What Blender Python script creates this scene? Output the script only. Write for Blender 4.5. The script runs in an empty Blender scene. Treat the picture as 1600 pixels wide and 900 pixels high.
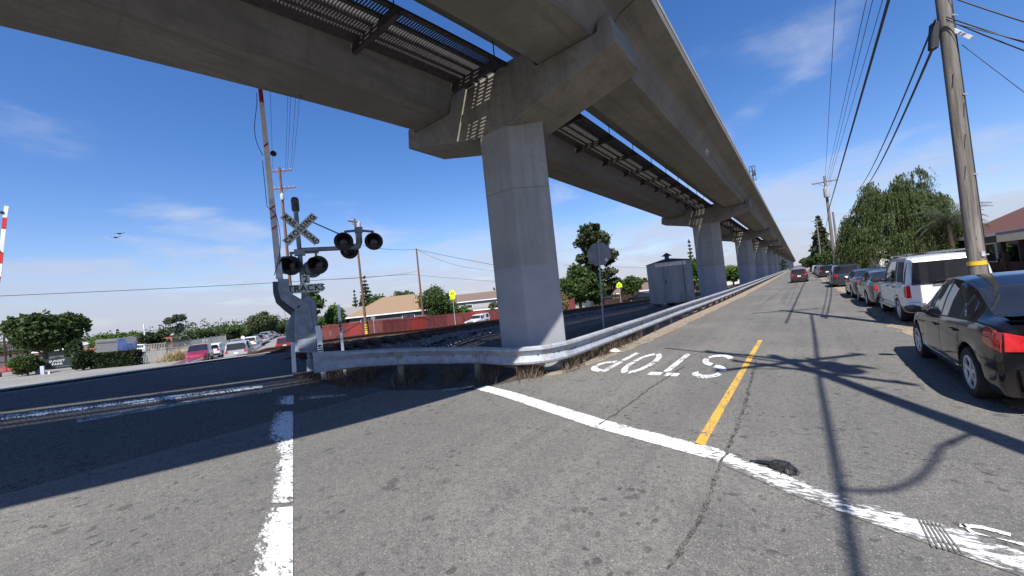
import bpy, bmesh, math, random
import numpy as np
from mathutils import Vector, Matrix
random.seed(11); rng = np.random.default_rng(11)
sc = bpy.context.scene
LINK = sc.collection.objects.link
R = math.radians
PI = math.pi
F=582.8; CAMH=2.0
YAW,PITCH,ROLL=math.radians(37.577),math.radians(1.121),math.radians(-6.0275)
def cam_axes():
    cy,sy,cp,sp=math.cos(YAW),math.sin(YAW),math.cos(PITCH),math.sin(PITCH)
    fwd=np.array([-sy*cp,cy*cp,sp]); right=np.array([cy,sy,0.0]); up=np.cross(right,fwd)
    cr,sr=math.cos(ROLL),math.sin(ROLL)
    return cr*right+sr*up,-sr*right+cr*up,fwd
RX,UP,FW=cam_axes(); EYE=np.array([0,0,CAMH])
def ray(px,py): return RX*(px-800)/F+UP*(450-py)/F+FW
def at(px,py,d): return EYE+ray(px,py)*d          # photo pixel + distance along the view axis -> world point
def interp(x,xs,ys):
    return float(np.interp(x,xs,ys))
def sstep(a,b,x):
    t=min(1,max(0,(x-a)/(b-a))); return t*t*(3-2*t)
CROSS=([-400,-30,-24,-18,-15,-13,-12,-10,-8,-6.5,-5,100],[-.85,-.85,.02,.72,1.02,1.07,.90,.52,.2,0.03,0,0])
BANK=([-400,-30,-24,-18,-15,-13,-9,-6.4,-4.9,100],[-.55,-.55,.05,.6,.93,.97,.9,.75,0,0])
def H(x,y):
    """height of the land: the rail bed is a low ridge left of the road and falls away along the line"""
    w=sstep(6.2,9.6,y+0.25*(x+6))
    a=interp(x,*CROSS)*(1-w)+interp(x,*BANK)*w
    yy=min(max(y,-2),95)
    k=interp(x,[-40,-13,-7.5,-4.9],[.036,.028,.026,0])
    return a-k*yy+.26*math.exp(-((x+9.7)**2+(y-6.1)**2)/1.1)
def ground_at(px,py,dz=0.0):
    r=ray(px,py); t=1.0; prev=None
    while t<400:
        p=EYE+r*t; g=p[2]-H(p[0],p[1])-dz
        if g<0:
            lo,hi=t-st,t
            for _ in range(30):
                m=(lo+hi)/2; p=EYE+r*m
                if p[2]-H(p[0],p[1])-dz<0: hi=m
                else: lo=m
            return EYE+r*hi
        st=0.02*t; t+=st
    return EYE+r*400
def proj(p):
    d=np.array(p,float)-EYE; z=d@FW
    return 800+F*(d@RX)/z,450-F*(d@UP)/z
# ---------------------------------------------------------------- helpers
class MB:
    """collects shapes for ONE mesh object"""
    def __init__(s): s.v=[]; s.f=[]
    def add(s,vs,fs):
        o=len(s.v); s.v.extend([tuple(map(float,p)) for p in vs]); s.f.extend([tuple(i+o for i in f) for f in fs]); return s
    def box(s,c,size,rz=0,rx=0,ry=0):
        hx,hy,hz=[a/2 for a in size]
        m=Matrix.Translation(Vector(c))@Matrix.Rotation(rz,4,'Z')@Matrix.Rotation(ry,4,'Y')@Matrix.Rotation(rx,4,'X')
        vs=[m@Vector((x,y,z)) for z in(-hz,hz) for x,y in((-hx,-hy),(hx,-hy),(hx,hy),(-hx,hy))]
        return s.add(vs,[(3,2,1,0),(4,5,6,7),(0,1,5,4),(1,2,6,5),(2,3,7,6),(3,0,4,7)])
    def beam(s,p0,p1,w,t,up=(0,0,1)):
        p0=Vector(p0);p1=Vector(p1);d=(p1-p0).normalized();u=Vector(up)
        if abs(d.dot(u))>.98:u=Vector((0,1,0))
        a=d.cross(u).normalized()*w/2;b=a.cross(d).normalized()*t/2
        vs=[p+q for p in(p0,p1) for q in(-a-b,a-b,a+b,-a+b)]
        return s.add(vs,[(3,2,1,0),(4,5,6,7),(0,1,5,4),(1,2,6,5),(2,3,7,6),(3,0,4,7)])
    def tube(s,pts,r,n=8,cap=True):
        pts=[Vector(p) for p in pts]; k=len(pts)
        rs=r if isinstance(r,(list,tuple)) else [r]*k
        vs=[];fs=[];ref=None
        for i,p in enumerate(pts):
            d=(pts[min(i+1,k-1)]-pts[max(i-1,0)]).normalized()
            if ref is None:
                ref=Vector((0,0,1)) if abs(d.z)<.9 else Vector((1,0,0))
            a=d.cross(ref).normalized(); b=d.cross(a).normalized(); ref=b.cross(d) if False else ref
            for j in range(n):
                t=2*PI*j/n; vs.append(p+(a*math.cos(t)+b*math.sin(t))*rs[i])
        for i in range(k-1):
            for j in range(n):
                j2=(j+1)%n; fs.append((i*n+j,i*n+j2,(i+1)*n+j2,(i+1)*n+j))
        if cap: fs.append(tuple(range(n-1,-1,-1))); fs.append(tuple((k-1)*n+j for j in range(n)))
        return s.add(vs,fs)
    def cyl(s,p0,p1,r0,r1=None,n=16): return s.tube([p0,p1],[r0,r0 if r1 is None else r1],n)
    def prism(s,poly,d0,d1,axes='xz'):
        """poly in a plane, pushed from d0 to d1 along the third axis"""
        def P(a,b,d):
            return {'xz':(a,d,b),'yz':(d,a,b),'xy':(a,b,d)}[axes]
        n=len(poly); vs=[P(a,b,d0) for a,b in poly]+[P(a,b,d1) for a,b in poly]
        return s.add(vs,[tuple(range(n)),tuple(range(2*n-1,n-1,-1))]+[(i,i+n,(i+1)%n+n,(i+1)%n) for i in range(n)])
    def lathe(s,prof,c=(0,0,0),n=24,axis='z',cap=True):
        """prof: (radius, height) pairs"""
        vs=[];fs=[];k=len(prof)
        for r,h in prof:
            for j in range(n):
                t=2*PI*j/n; a,b=r*math.cos(t),r*math.sin(t)
                p={'z':(a,b,h),'y':(a,h,b),'x':(h,a,b)}[axis]; vs.append((p[0]+c[0],p[1]+c[1],p[2]+c[2]))
        for i in range(k-1):
            for j in range(n):
                j2=(j+1)%n; fs.append((i*n+j,i*n+j2,(i+1)*n+j2,(i+1)*n+j))
        if cap: fs.append(tuple(range(n))); fs.append(tuple((k-1)*n+j for j in range(n)))
        return s.add(vs,fs)
    def grid(s,P):
        """P[i][j] points"""
        m=len(P);n=len(P[0]); return s.add([p for r in P for p in r],[(i*n+j,i*n+j+1,(i+1)*n+j+1,(i+1)*n+j) for i in range(m-1) for j in range(n-1)])
    def build(s,name,mat,parent=None,smooth=False,angle=40,recalc=True,bevel=0):
        me=bpy.data.meshes.new(name); me.from_pydata(s.v,[],s.f); me.update()
        if recalc or bevel:
            b=bmesh.new(); b.from_mesh(me)
            if recalc: bmesh.ops.recalc_face_normals(b,faces=b.faces)
            if bevel:
                es=[e for e in b.edges if len(e.link_faces)==2 and e.calc_face_angle(0)>R(30)]
                bmesh.ops.bevel(b,geom=es,offset=bevel,segments=1,affect='EDGES',clamp_overlap=True)
            b.to_mesh(me); b.free()
        return link(name,me,mat,parent,smooth,angle)
def link(name,me,mat,parent=None,smooth=False,angle=40):
    if mat is not None: me.materials.append(mat)
    o=bpy.data.objects.new(name,me); LINK(o)
    if parent is not None: o.parent=parent
    if smooth:
        me.polygons.foreach_set('use_smooth',[True]*len(me.polygons))
        try:
            me.set_sharp_from_angle(angle=R(angle))
        except Exception: pass
    return o
def tag(o,label,cat,group=None):
    o['label']=label; o['category']=cat
    if group: o['group']=group
    return o
def struct(o,kind='structure'):
    o['kind']=kind; return o
def thing(name,label,cat,loc=(0,0,0),rz=0,group=None):
    o=bpy.data.objects.new(name,None); LINK(o); o.location=tuple(map(float,loc)); o.rotation_euler=(0,0,rz)
    o.empty_display_size=.3
    return tag(o,label,cat,group)
def dup(o,parent=None,loc=None,rz=None,label=None):
    c=o.copy(); LINK(c)
    if parent is not None: c.parent=parent
    if loc is not None: c.location=tuple(map(float,loc))
    if rz is not None: c.rotation_euler=(0,0,rz)
    if label: c['label']=label
    for ch in list(o.children): dup(ch,c)
    return c
def np_mesh(name,V,Fq,mat,parent=None,smooth=False):
    V=np.asarray(V,dtype=np.float32); Fq=np.asarray(Fq,dtype=np.int32); k=Fq.shape[1]
    me=bpy.data.meshes.new(name); me.vertices.add(len(V)); me.vertices.foreach_set('co',V.ravel())
    me.loops.add(Fq.size); me.loops.foreach_set('vertex_index',Fq.ravel())
    me.polygons.add(len(Fq)); me.polygons.foreach_set('loop_start',np.arange(0,Fq.size,k,dtype=np.int32)); me.polygons.foreach_set('loop_total',np.full(len(Fq),k,dtype=np.int32))
    me.update(calc_edges=True); me.validate()
    return link(name,me,mat,parent,smooth,60)
def text_geo(body,size,bold=0.0,extrude=0.0,align='CENTER',spacing=1.0):
    cu=bpy.data.curves.new('text_curve','FONT'); cu.body=body; cu.size=size; cu.align_x=align; cu.align_y='CENTER'; cu.offset=bold; cu.extrude=extrude; cu.space_character=spacing; cu.resolution_u=3
    o=bpy.data.objects.new('text_tmp',cu); LINK(o); dg=bpy.context.evaluated_depsgraph_get(); me=o.evaluated_get(dg).to_mesh()
    vs=[tuple(v.co) for v in me.vertices]; fs=[tuple(p.vertices) for p in me.polygons]
    o.evaluated_get(dg).to_mesh_clear(); bpy.data.objects.remove(o); bpy.data.curves.remove(cu)
    return vs,fs

# ---------------------------------------------------------------- materials
class NT:
    def __init__(s,name):
        s.m=bpy.data.materials.new(name); s.m.use_nodes=True; s.t=s.m.node_tree; s.n=s.t.nodes; s.l=s.t.links
        s.b=s.n['Principled BSDF']; s.tc=s.n.new('ShaderNodeTexCoord'); s.co=s.tc.outputs['Object']
    def set(s,k,v):
        if hasattr(v,'is_linked') or hasattr(v,'links'): s.l.new(v,s.b.inputs[k])
        else: s.b.inputs[k].default_value=v
        return s
    def scaled(s,sc_):
        m=s.n.new('ShaderNodeMapping'); m.inputs['Scale'].default_value=sc_; s.l.new(s.co,m.inputs[0]); return m.outputs[0]
    def noise(s,scale,detail=4,rough=.55,vec=None,dist=0):
        n=s.n.new('ShaderNodeTexNoise'); n.inputs['Scale'].default_value=scale; n.inputs['Detail'].default_value=detail; n.inputs['Roughness'].default_value=rough; n.inputs['Distortion'].default_value=dist
        s.l.new(vec or s.co,n.inputs['Vector']); return n.outputs[0]
    def voro(s,scale,vec=None,out='Distance'):
        n=s.n.new('ShaderNodeTexVoronoi'); n.inputs['Scale'].default_value=scale; s.l.new(vec or s.co,n.inputs['Vector']); return n.outputs[out]
    def ramp(s,x,a,b,lo=0.,hi=1.):
        n=s.n.new('ShaderNodeMapRange'); n.interpolation_type='SMOOTHSTEP'
        for i,v in zip((1,2,3,4),(a,b,lo,hi)): n.inputs[i].default_value=v
        s.l.new(x,n.inputs[0]); return n.outputs[0]
    def math(s,op,a,b=None):
        n=s.n.new('ShaderNodeMath'); n.operation=op
        for i,v in enumerate((a,b)):
            if v is None: continue
            if isinstance(v,(int,float)): n.inputs[i].default_value=v
            else: s.l.new(v,n.inputs[i])
        return n.outputs[0]
    def mix(s,f,a,b,mode='MIX'):
        n=s.n.new('ShaderNodeMix'); n.data_type='RGBA'; n.blend_type=mode
        for i,v in ((0,f),(6,a),(7,b)):
            if isinstance(v,(int,float)): n.inputs[i].default_value=v
            elif isinstance(v,(tuple,list)): n.inputs[i].default_value=(*v[:3],1)
            else: s.l.new(v,n.inputs[i])
        return n.outputs[2]
    def bump(s,hgt,strength=.3,dist=.01,normal=None):
        n=s.n.new('ShaderNodeBump'); n.inputs['Strength'].default_value=strength; n.inputs['Distance'].default_value=dist; s.l.new(hgt,n.inputs['Height'])
        if normal is not None: s.l.new(normal,n.inputs['Normal'])
        s.l.new(n.outputs[0],s.b.inputs['Normal']); return n.outputs[0]
    def sep(s,vec=None):
        n=s.n.new('ShaderNodeSeparateXYZ'); s.l.new(vec or s.co,n.inputs[0]); return n.outputs
    def attr(s,name):
        n=s.n.new('ShaderNodeAttribute'); n.attribute_name=name; return n.outputs
def simple(name,col,rough=.7,metal=0.,var=.15,scale=6,bump=0,stretch=(1,1,1),coat=0,dirt=None,spec=.5,fine=0):
    t=NT(name); v=t.scaled(stretch)
    f=t.ramp(t.noise(scale,5,.6,v),.3,.7)
    c=t.mix(f,tuple(x*(1-var) for x in col),tuple(min(1,x*(1+var)) for x in col))
    if dirt:
        c=t.mix(t.ramp(t.noise(scale*.35,6,.65,v),.5,.72,0,dirt[1]),c,dirt[0])
    if fine: c=t.mix(t.ramp(t.noise(scale*12,3,.6),.3,.7,0,fine),c,tuple(x*.45 for x in col))
    t.set('Base Color',c).set('Roughness',rough).set('Metallic',float(metal)).set('Coat Weight',float(coat)).set('Specular IOR Level',spec)
    t.b.inputs['Coat Roughness'].default_value=.03
    if bump: t.bump(t.noise(scale*4,5,.6,v),bump,.02)
    return t.m
def asphalt_col(t,base=.092,cross=False):
    g=t.sep()
    big=t.noise(.35,4,.6); c=t.mix(t.ramp(big,.3,.7),(base*.88,base*.84,base*.755),(base*1.18,base*1.125,base*1.0))
    strip=t.noise(1.0,4,.6,t.scaled((2.2,.07,1))); c=t.mix(t.ramp(strip,.38,.66,0,.55),c,(base*1.42,base*1.33,base*1.14))
    pt=t.noise(.22,3,.5,dist=.6); c=t.mix(t.ramp(pt,.47,.53,0,.35),c,(base*.66,base*.63,base*.57))
    sp=t.noise(55,4,.75); c=t.mix(t.ramp(sp,.36,.54,.7,0),c,(base*.35,base*.35,base*.36))
    ag=t.noise(75,2,.7); c=t.mix(t.ramp(ag,.56,.68,0,.85),c,(.34,.325,.295))
    sp3=t.noise(14,4,.8); c=t.mix(t.ramp(sp3,.34,.6,.5,0),c,(base*.5,base*.5,base*.5))
    fl=t.voro(9); fm=t.math('MULTIPLY',t.ramp(fl,.035,.06,1,0),t.ramp(t.noise(2.3,2),.5,.62)); c=t.mix(fm,c,(.5,.48,.44))
    wn=t.n.new('ShaderNodeTexNoise'); wn.inputs['Scale'].default_value=9; wn.inputs['Detail'].default_value=4; t.l.new(t.co,wn.inputs['Vector'])
    wv=t.n.new('ShaderNodeVectorMath'); wv.operation='MULTIPLY_ADD'; t.l.new(wn.outputs[1],wv.inputs[0]); wv.inputs[1].default_value=(.16,.16,.16); t.l.new(t.co,wv.inputs[2])
    for sc_,r0,r1,am,thr,reg in ((3.2,.16,.27,.5,.5,.75),(8.0,.20,.34,.62,.35,1.1),(17.0,.20,.38,.5,.35,1.7)):
        col=t.voro(sc_,wv.outputs[0],'Color'); s2=t.n.new('ShaderNodeSeparateColor'); t.l.new(col,s2.inputs[0])
        d=t.voro(sc_,wv.outputs[0]); m=t.math('MULTIPLY',t.math('MULTIPLY',t.ramp(d,r0,r1,am,0),t.ramp(s2.outputs[0],thr,thr+.1)),t.ramp(t.noise(reg,2),.44,.6))
        c=t.mix(m,c,(.03,.028,.025))
    return c
def asphalt(name,base=.092):
    t=NT(name); c=asphalt_col(t,base); t.set('Base Color',c).set('Roughness',.86).set('Specular IOR Level',.35)
    h=t.math('ADD',t.noise(70,3,.7),t.math('MULTIPLY',t.noise(16,3,.7),.8)); t.bump(h,.35,.008); return t.m
def road_paint(name,col,wear=.5,scale=3.0,stretch=(1,1,1),base=.15,edge=0,edge2=0):
    t=NT(name); a=asphalt_col(t,base); v=t.scaled(stretch)
    n1=t.noise(scale,6,.72,v); n2=t.noise(scale*9,4,.7,v)
    k=t.math('ADD',t.math('MULTIPLY',n1,.42),t.math('MULTIPLY',n2,.58))
    if edge or edge2:
        u=t.sep(t.tc.outputs['UV'])[0]; k=t.math('SUBTRACT',k,t.math('MULTIPLY',t.math('POWER',t.math('ABSOLUTE',t.math('SUBTRACT',t.math('MULTIPLY',u,2.0),1.0)),3.0),edge)); k=t.math('SUBTRACT',k,t.math('MULTIPLY',t.math('POWER',t.math('SUBTRACT',1.0,u),2.0),edge2))
    m=t.ramp(k,wear-.035,wear+.035)
    pc=t.mix(t.ramp(t.noise(12,4,.7),.3,.7),tuple(x*.84 for x in col),col)
    t.set('Base Color',t.mix(m,a,pc)).set('Roughness',.75).set('Specular IOR Level',.35)
    t.bump(t.noise(70,3,.7),.3,.008); return t.m
def concrete(name,col=(.27,.255,.225),band=None,stain=.5,joints=0):
    t=NT(name); c=t.mix(t.ramp(t.noise(.5,5,.6),.3,.7),tuple(x*.82 for x in col),tuple(x*1.12 for x in col))
    c=t.mix(t.ramp(t.noise(1.0,6,.7,t.scaled((2.2,2.2,.16))),.45,.75,0,stain),c,tuple(x*.5 for x in col))
    c=t.mix(t.ramp(t.noise(9,5,.7),.35,.7,0,.35),c,tuple(x*.7 for x in col))
    c=t.mix(t.ramp(t.voro(1.1),.012,.02,1,0),c,(.03,.03,.03))
    if joints:
        g=t.sep(); yy=t.math('FRACT',t.math('MULTIPLY',g[1],1/joints)); c=t.mix(t.math('MULTIPLY',t.ramp(t.math('ABSOLUTE',t.math('SUBTRACT',yy,.5)),.0,.006,.22,0),t.ramp(t.noise(.7,3),.3,.5)),c,tuple(x*.3 for x in col))
        c=t.mix(t.ramp(t.noise(1.0,6,.7,t.scaled((4.5,.12,4.5))),.46,.68,0,.75),c,tuple(x*.62 for x in col))
        th=t.voro(.9,t.scaled((1,1,1))); c=t.mix(t.ramp(th,.022,.034,1,0),c,(.02,.02,.02))
    if band is not None:
        z=t.math('ADD',t.sep()[2],t.math('MULTIPLY',t.noise(.8,2),.1))
        c=t.mix(t.ramp(t.math('ABSOLUTE',t.math('SUBTRACT',z,4.75)),.0,.03,.55,0),c,tuple(x*.4 for x in col))
        pc=t.mix(t.ramp(t.noise(1.5,4),.3,.7),(.285,.29,.305),(.325,.33,.345))
        c=t.mix(t.ramp(z,band,band+.015,1,0),c,pc)
    t.set('Base Color',c).set('Roughness',.85).set('Specular IOR Level',.3)
    t.bump(t.math('ADD',t.noise(14,5,.65),t.math('MULTIPLY',t.noise(90,2,.6),.3)),.25,.02); return t.m
def wood(name,col,dark=.45,scale=18):
    t=NT(name); v=t.scaled((1,1,.05)); g=t.noise(scale,6,.7,v,.4)
    c=t.mix(t.ramp(g,.3,.68),tuple(x*dark for x in col),tuple(x*1.15 for x in col))
    c=t.mix(t.ramp(t.noise(2.,4,.6,t.scaled((1,1,.3))),.35,.7,0,.4),c,tuple(x*.6 for x in col))
    t.set('Base Color',c).set('Roughness',.9).set('Specular IOR Level',.2); t.bump(g,.6,.02); return t.m
def leaf_mat(name,c1,c2,trans=.35,scale=1.2,flower=None):
    t=NT(name); f=t.ramp(t.noise(scale,3,.6),.32,.68); f2=t.noise(scale*9,2,.6)
    c=t.mix(f,c1,c2); c=t.mix(t.ramp(f2,.3,.7,0,.5),c,tuple(x*1.5 for x in c2))
    if flower: c=t.mix(t.ramp(t.noise(scale*5,2,.5),flower[1],flower[1]+.02),c,flower[0])
    t.set('Base Color',c).set('Roughness',.6).set('Specular IOR Level',.25)
    tr=t.n.new('ShaderNodeBsdfTranslucent'); t.l.new(c,tr.inputs[0]); mx=t.n.new('ShaderNodeMixShader'); mx.inputs[0].default_value=trans
    out=t.n['Material Output']; t.l.new(t.b.outputs[0],mx.inputs[1]); t.l.new(tr.outputs[0],mx.inputs[2]); t.l.new(mx.outputs[0],out.inputs[0]); return t.m
def glass(name,col=(.012,.014,.017)):
    t=NT(name); t.set('Base Color',(*col,1)).set('Roughness',.03).set('Specular IOR Level',.7)
    t.set('Base Color',t.mix(t.ramp(t.noise(1.5,3),.3,.7),col,tuple(x*1.6 for x in col))); return t.m
def paint(name,col,flake=.08,rough=.25,metal=0.):
    t=NT(name); c=t.mix(t.ramp(t.noise(2.5,5,.6),.3,.75),tuple(x*(1-flake) for x in col),tuple(min(1,x*(1+flake)) for x in col))
    dust=t.ramp(t.sep()[2],.2,.55,.16 if max(col)>.02 else .035,0); c=t.mix(dust,c,(.16,.14,.115))
    t.set('Base Color',c).set('Roughness',t.ramp(t.noise(6,5,.6),.3,.7,rough*.8,rough*1.25)).set('Metallic',float(metal)).set('Coat Weight',.8 if max(col)>.02 else .35).set('Specular IOR Level',.5 if max(col)>.02 else .25); t.b.inputs['Coat Roughness'].default_value=.04; return t.m
def glow(name,col,s):
    t=NT(name); t.set('Base Color',(*col,1)).set('Emission Color',(*col,1)).set('Emission Strength',s); return t.m
M={}
M['road']=asphalt('asphalt',.15); M['road_shade']=asphalt('asphalt_shade_dark',.092); M['road_pale']=asphalt('asphalt_pale',.26)  # cross-street copy is darker: viaduct shade deepened in the asphalt colour
M['dash_line']=road_paint('ragged_dash_paint',(.69,.70,.69),.42,2.2,(.7,1.5,1),edge=.04,edge2=.12)
M['dash_worn']=road_paint('ragged_worn_dash_paint',(.66,.67,.66),.445,2.4,(.7,1.6,1),edge=.05,edge2=.15)
M['white_line']=road_paint('white_road_paint',(.72,.72,.70),.425,2.2,(.6,1.7,1),edge=.06)
M['white_line_mid']=road_paint('scuffed_white_road_paint',(.76,.77,.76),.468,2.4,(1.6,.8,1))
M['white_line_worn']=road_paint('worn_white_road_paint',(.74,.75,.74),.492,2.0,(.55,1.8,1),edge=.09)
M['ghost_line']=road_paint('faded_white_road_paint',(.66,.66,.64),.535,4)
M['yellow_line']=road_paint('yellow_road_paint',(.60,.36,.06),.457,3,(2,1,1))
M['crack']=road_paint('crumbled_crack',(.04,.037,.03),.50,7)
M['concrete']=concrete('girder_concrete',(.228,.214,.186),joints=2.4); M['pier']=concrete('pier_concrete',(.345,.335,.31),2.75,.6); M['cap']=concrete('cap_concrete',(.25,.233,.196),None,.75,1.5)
M['conc_pale']=concrete('pale_concrete',(.40,.385,.345),None,.3)
M['steel_dark']=simple('dark_steel',(.05,.045,.042),.6,.3,.3,8)
M['galv']=simple('galvanised_steel',(.31,.335,.365),.68,.12,.16,5,dirt=((.22,.2,.18),.5))
M['galv_worn']=simple('stained_galvanised_steel',(.30,.31,.32),.6,.2,.2,9,dirt=((.2,.13,.08),.6))
M['sig_grey']=simple('signal_grey_paint',(.24,.275,.315),.5,.1,.22,5,.1,dirt=((.09,.085,.08),.6),fine=.25)
M['sig_dark']=simple('signal_dark_grey',(.06,.065,.075),.55,.1,.25,6)
M['black']=simple('matt_black',(.012,.012,.013),.6,0,.25,9)
M['sign_white']=simple('reflective_white',(.60,.62,.55),.5,0,.12,5,dirt=((.36,.36,.30),.5))
M['letter']=simple('letter_black',(.02,.02,.02),.6)
M['gate_white']=simple('weathered_white',(.80,.80,.79),.6,0,.08,6,dirt=((.5,.49,.48),.5))
M['gate_grey']=simple('weathered_grey_paint',(.55,.57,.60),.6,0,.15,6,dirt=((.3,.3,.31),.6))
M['gate_red']=simple('gate_red',(.55,.03,.035),.5,0,.15,5)
M['lens_red']=simple('dark_red_lens',(.02,.004,.004),.2,0,.2,8)
M['pole_grey']=wood('weathered_pole',(.215,.195,.17),.4,14)
M['pole_brown']=wood('brown_pole',(.21,.115,.075),.5,14)
M['post_wood']=wood('rail_post_wood',(.33,.27,.2),.5,14)
M['cable']=simple('cable_black',(.014,.014,.016),.6)
M['insul']=simple('insulator',(.42,.43,.44),.4)
M['dirt']=simple('bare_dirt',(.075,.06,.047),.95,0,.35,3,.6,dirt=((.035,.029,.024),.8),fine=.5)
M['tan_dirt']=simple('tan_dirt',(.30,.235,.165),.95,0,.2,4,.5,dirt=((.2,.16,.115),.7),fine=.45)
M['ballast']=None
M['rust']=simple('rusty_rail',(.12,.06,.04),.65,.4,.3,9)
M['tie']=wood('sleeper_wood',(.10,.075,.06),.5,12)
M['weed']=simple('dry_weed',(.135,.10,.068),.9,0,.45,5)
M['drygrass']=simple('dry_grass',(.42,.33,.16),.9,0,.3,4)
M['plastic']=simple('white_plastic',(.75,.74,.73),.5)
M['yellow']=simple('yellow_band',(.72,.45,.03),.5)
M['sign_lime']=simple('fluorescent_lime',(.62,.85,.02),.5,0,.05)
M['sign_back']=simple('sign_back_aluminium',(.20,.21,.215),.5,.35,.15,4,dirt=((.13,.13,.13),.5))
M['sign_red']=simple('sign_red',(.5,.03,.03),.5)
M['tin']=simple('shed_tin',(.22,.23,.245),.55,.25,.16,3,.05,(1,1,.2),dirt=((.2,.2,.2),.6))
M['tin_pale']=simple('flaking_white_paint',(.62,.6,.56),.7,0,.2,7)
M['tin_roof']=simple('shed_roof',(.07,.068,.07),.7,.2,.25,5)
def ballast():
    t=NT('ballast_stone'); v=t.voro(9,None,'Color'); d=t.voro(9); s=t.n.new('ShaderNodeSeparateColor'); t.l.new(v,s.inputs[0])
    c=t.mix(s.outputs[0],(.10,.085,.072),(.42,.37,.315)); c=t.mix(t.ramp(d,.25,.6,0,.8),c,(.035,.03,.026)); c=t.mix(t.ramp(t.noise(.6,3),.4,.65,0,.5),c,(.11,.085,.07))
    t.set('Base Color',c).set('Roughness',.95); t.bump(t.math('SUBTRACT',1.0,d),.9,.06); return t.m
M['ballast']=ballast()
# ---------------------------------------------------------------- land, roads, markings
def sheet(name,xs,yf,mat,off,kind='structure',xf=None):
    """draped strip; yf(x) gives list of y for a column x, or xf(y) with xs meaning ys"""
    b=MB()
    if xf is None: P=[[(x,y,H(x,y)+off) for y in yf(x)] for x in xs]
    else: P=[[(x,y,H(x,y)+off) for x in xf(y)] for y in xs]
    b.grid(P); o=b.build(name,mat,recalc=False)
    me=o.data
    if me.polygons[0].normal.z<0: me.flip_normals()
    o['kind']=kind; return o
gx=np.unique(np.concatenate([[-3000,-1200,-500,-250,-160,-120],np.arange(-100,-32,4),np.arange(-32,-4,.5),np.arange(-4,8,1.5),[10,14,20,30,50,90,160,400,1200,3000]]))
gy=np.unique(np.concatenate([[-3000,-800,-200,-80,-40],np.arange(-24,-6,3),np.arange(-6,32,.75),np.arange(32,100,3),[110,130,160,220,300,450,700,1200,3000]]))
b=MB(); b.grid([[(x,y,H(x,y)-.02) for y in gy] for x in gx]); g=b.build('ground',M['dirt'],recalc=False,smooth=True)
if g.data.polygons[len(g.data.polygons)//2].normal.z<0: g.data.flip_normals()
struct(g)
def wob(y,a=.06): return a*(math.sin(y*1.7)+.7*math.sin(y*4.1+1)+.5*math.sin(y*9.3+2))
# main road + junction (x >= -6) and the cross street (x < -6)
def edge_l(y):
    return interp(y,[-40,5.08,5.74,6.05,6.4,7.0,7.6,8.6,10,13,18,30,60,400],[-8,-8,-7,-6,-5.75,-5.2,-4.9,-4.62,-4.45,-4.2,-4.1,-3.85,-3.6,-3.4])+(wob(y,.03) if y>6.3 else 0)
ys=np.unique(np.concatenate([np.arange(-30,-6,2),np.arange(-6,30,.25),np.arange(30,110,2),np.arange(110,700,20)]))
def road_x(y):
    l=edge_l(y); r=2.05+wob(y+3,.07); return list(np.linspace(l,r,26))
sheet('road',ys,None,M['road'],.012,xf=road_x)
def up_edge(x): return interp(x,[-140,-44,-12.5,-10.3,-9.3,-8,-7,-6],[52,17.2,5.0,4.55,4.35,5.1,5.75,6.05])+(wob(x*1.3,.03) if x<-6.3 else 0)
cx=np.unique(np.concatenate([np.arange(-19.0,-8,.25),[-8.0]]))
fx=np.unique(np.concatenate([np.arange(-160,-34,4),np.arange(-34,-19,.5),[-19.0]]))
sheet('cross_street',cx,lambda x:list(np.concatenate([np.linspace(min(-30,up_edge(x)-40),min(-7,up_edge(x)-12),6)[:-1],np.linspace(min(-7,up_edge(x)-12),up_edge(x),30)])),M['road_shade'],.014)
sheet('far_street',fx,lambda x:list(np.linspace(up_edge(x)-40,up_edge(x),50)),M['road_pale'],.014)
# rail corridor
sheet('ballast_bed',np.arange(-20.5,-10.6,.35),lambda x:[y+ (wob(x*3,.2) if i==0 else 0) for i,y in enumerate(np.concatenate([np.arange(5.6,40,.5),np.arange(40,160,4)]))],M['ballast'],.05)
for x0,x1 in ((-14.55,-13.85),(-16.25,-15.3),(-17.75,-16.5),(-19.0,-18.0)):
    o=sheet('crossing_panel',np.linspace(x0,x1,3),lambda x:list(np.arange(-9,4.6,.6)),M['conc_pale'],.06)
sheet('concrete_apron',np.arange(-31,-14.3,.4),lambda x:list(np.linspace(-9,up_edge(x)-.3,20)),M['conc_pale'],.035)
# dirt strips beside the road
def tan_x(y): return list(np.linspace(-5.15 if y>8.2 else -5.0,edge_l(y)+.12+abs(wob(y*2.3,.05)),6))
sheet('dirt_shoulder',np.unique(np.concatenate([np.arange(7.4,30,.3),np.arange(30,220,4)])),None,M['tan_dirt'],.02,xf=tan_x)
def rt_x(y): return list(np.linspace(1.95+wob(y+3,.07)+wob(y*2.7,.05),6.4,6))
sheet('roadside_dirt',np.unique(np.concatenate([np.arange(-20,40,.35),np.arange(40,300,6)])),None,M['tan_dirt'],.02,xf=rt_x)
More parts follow.
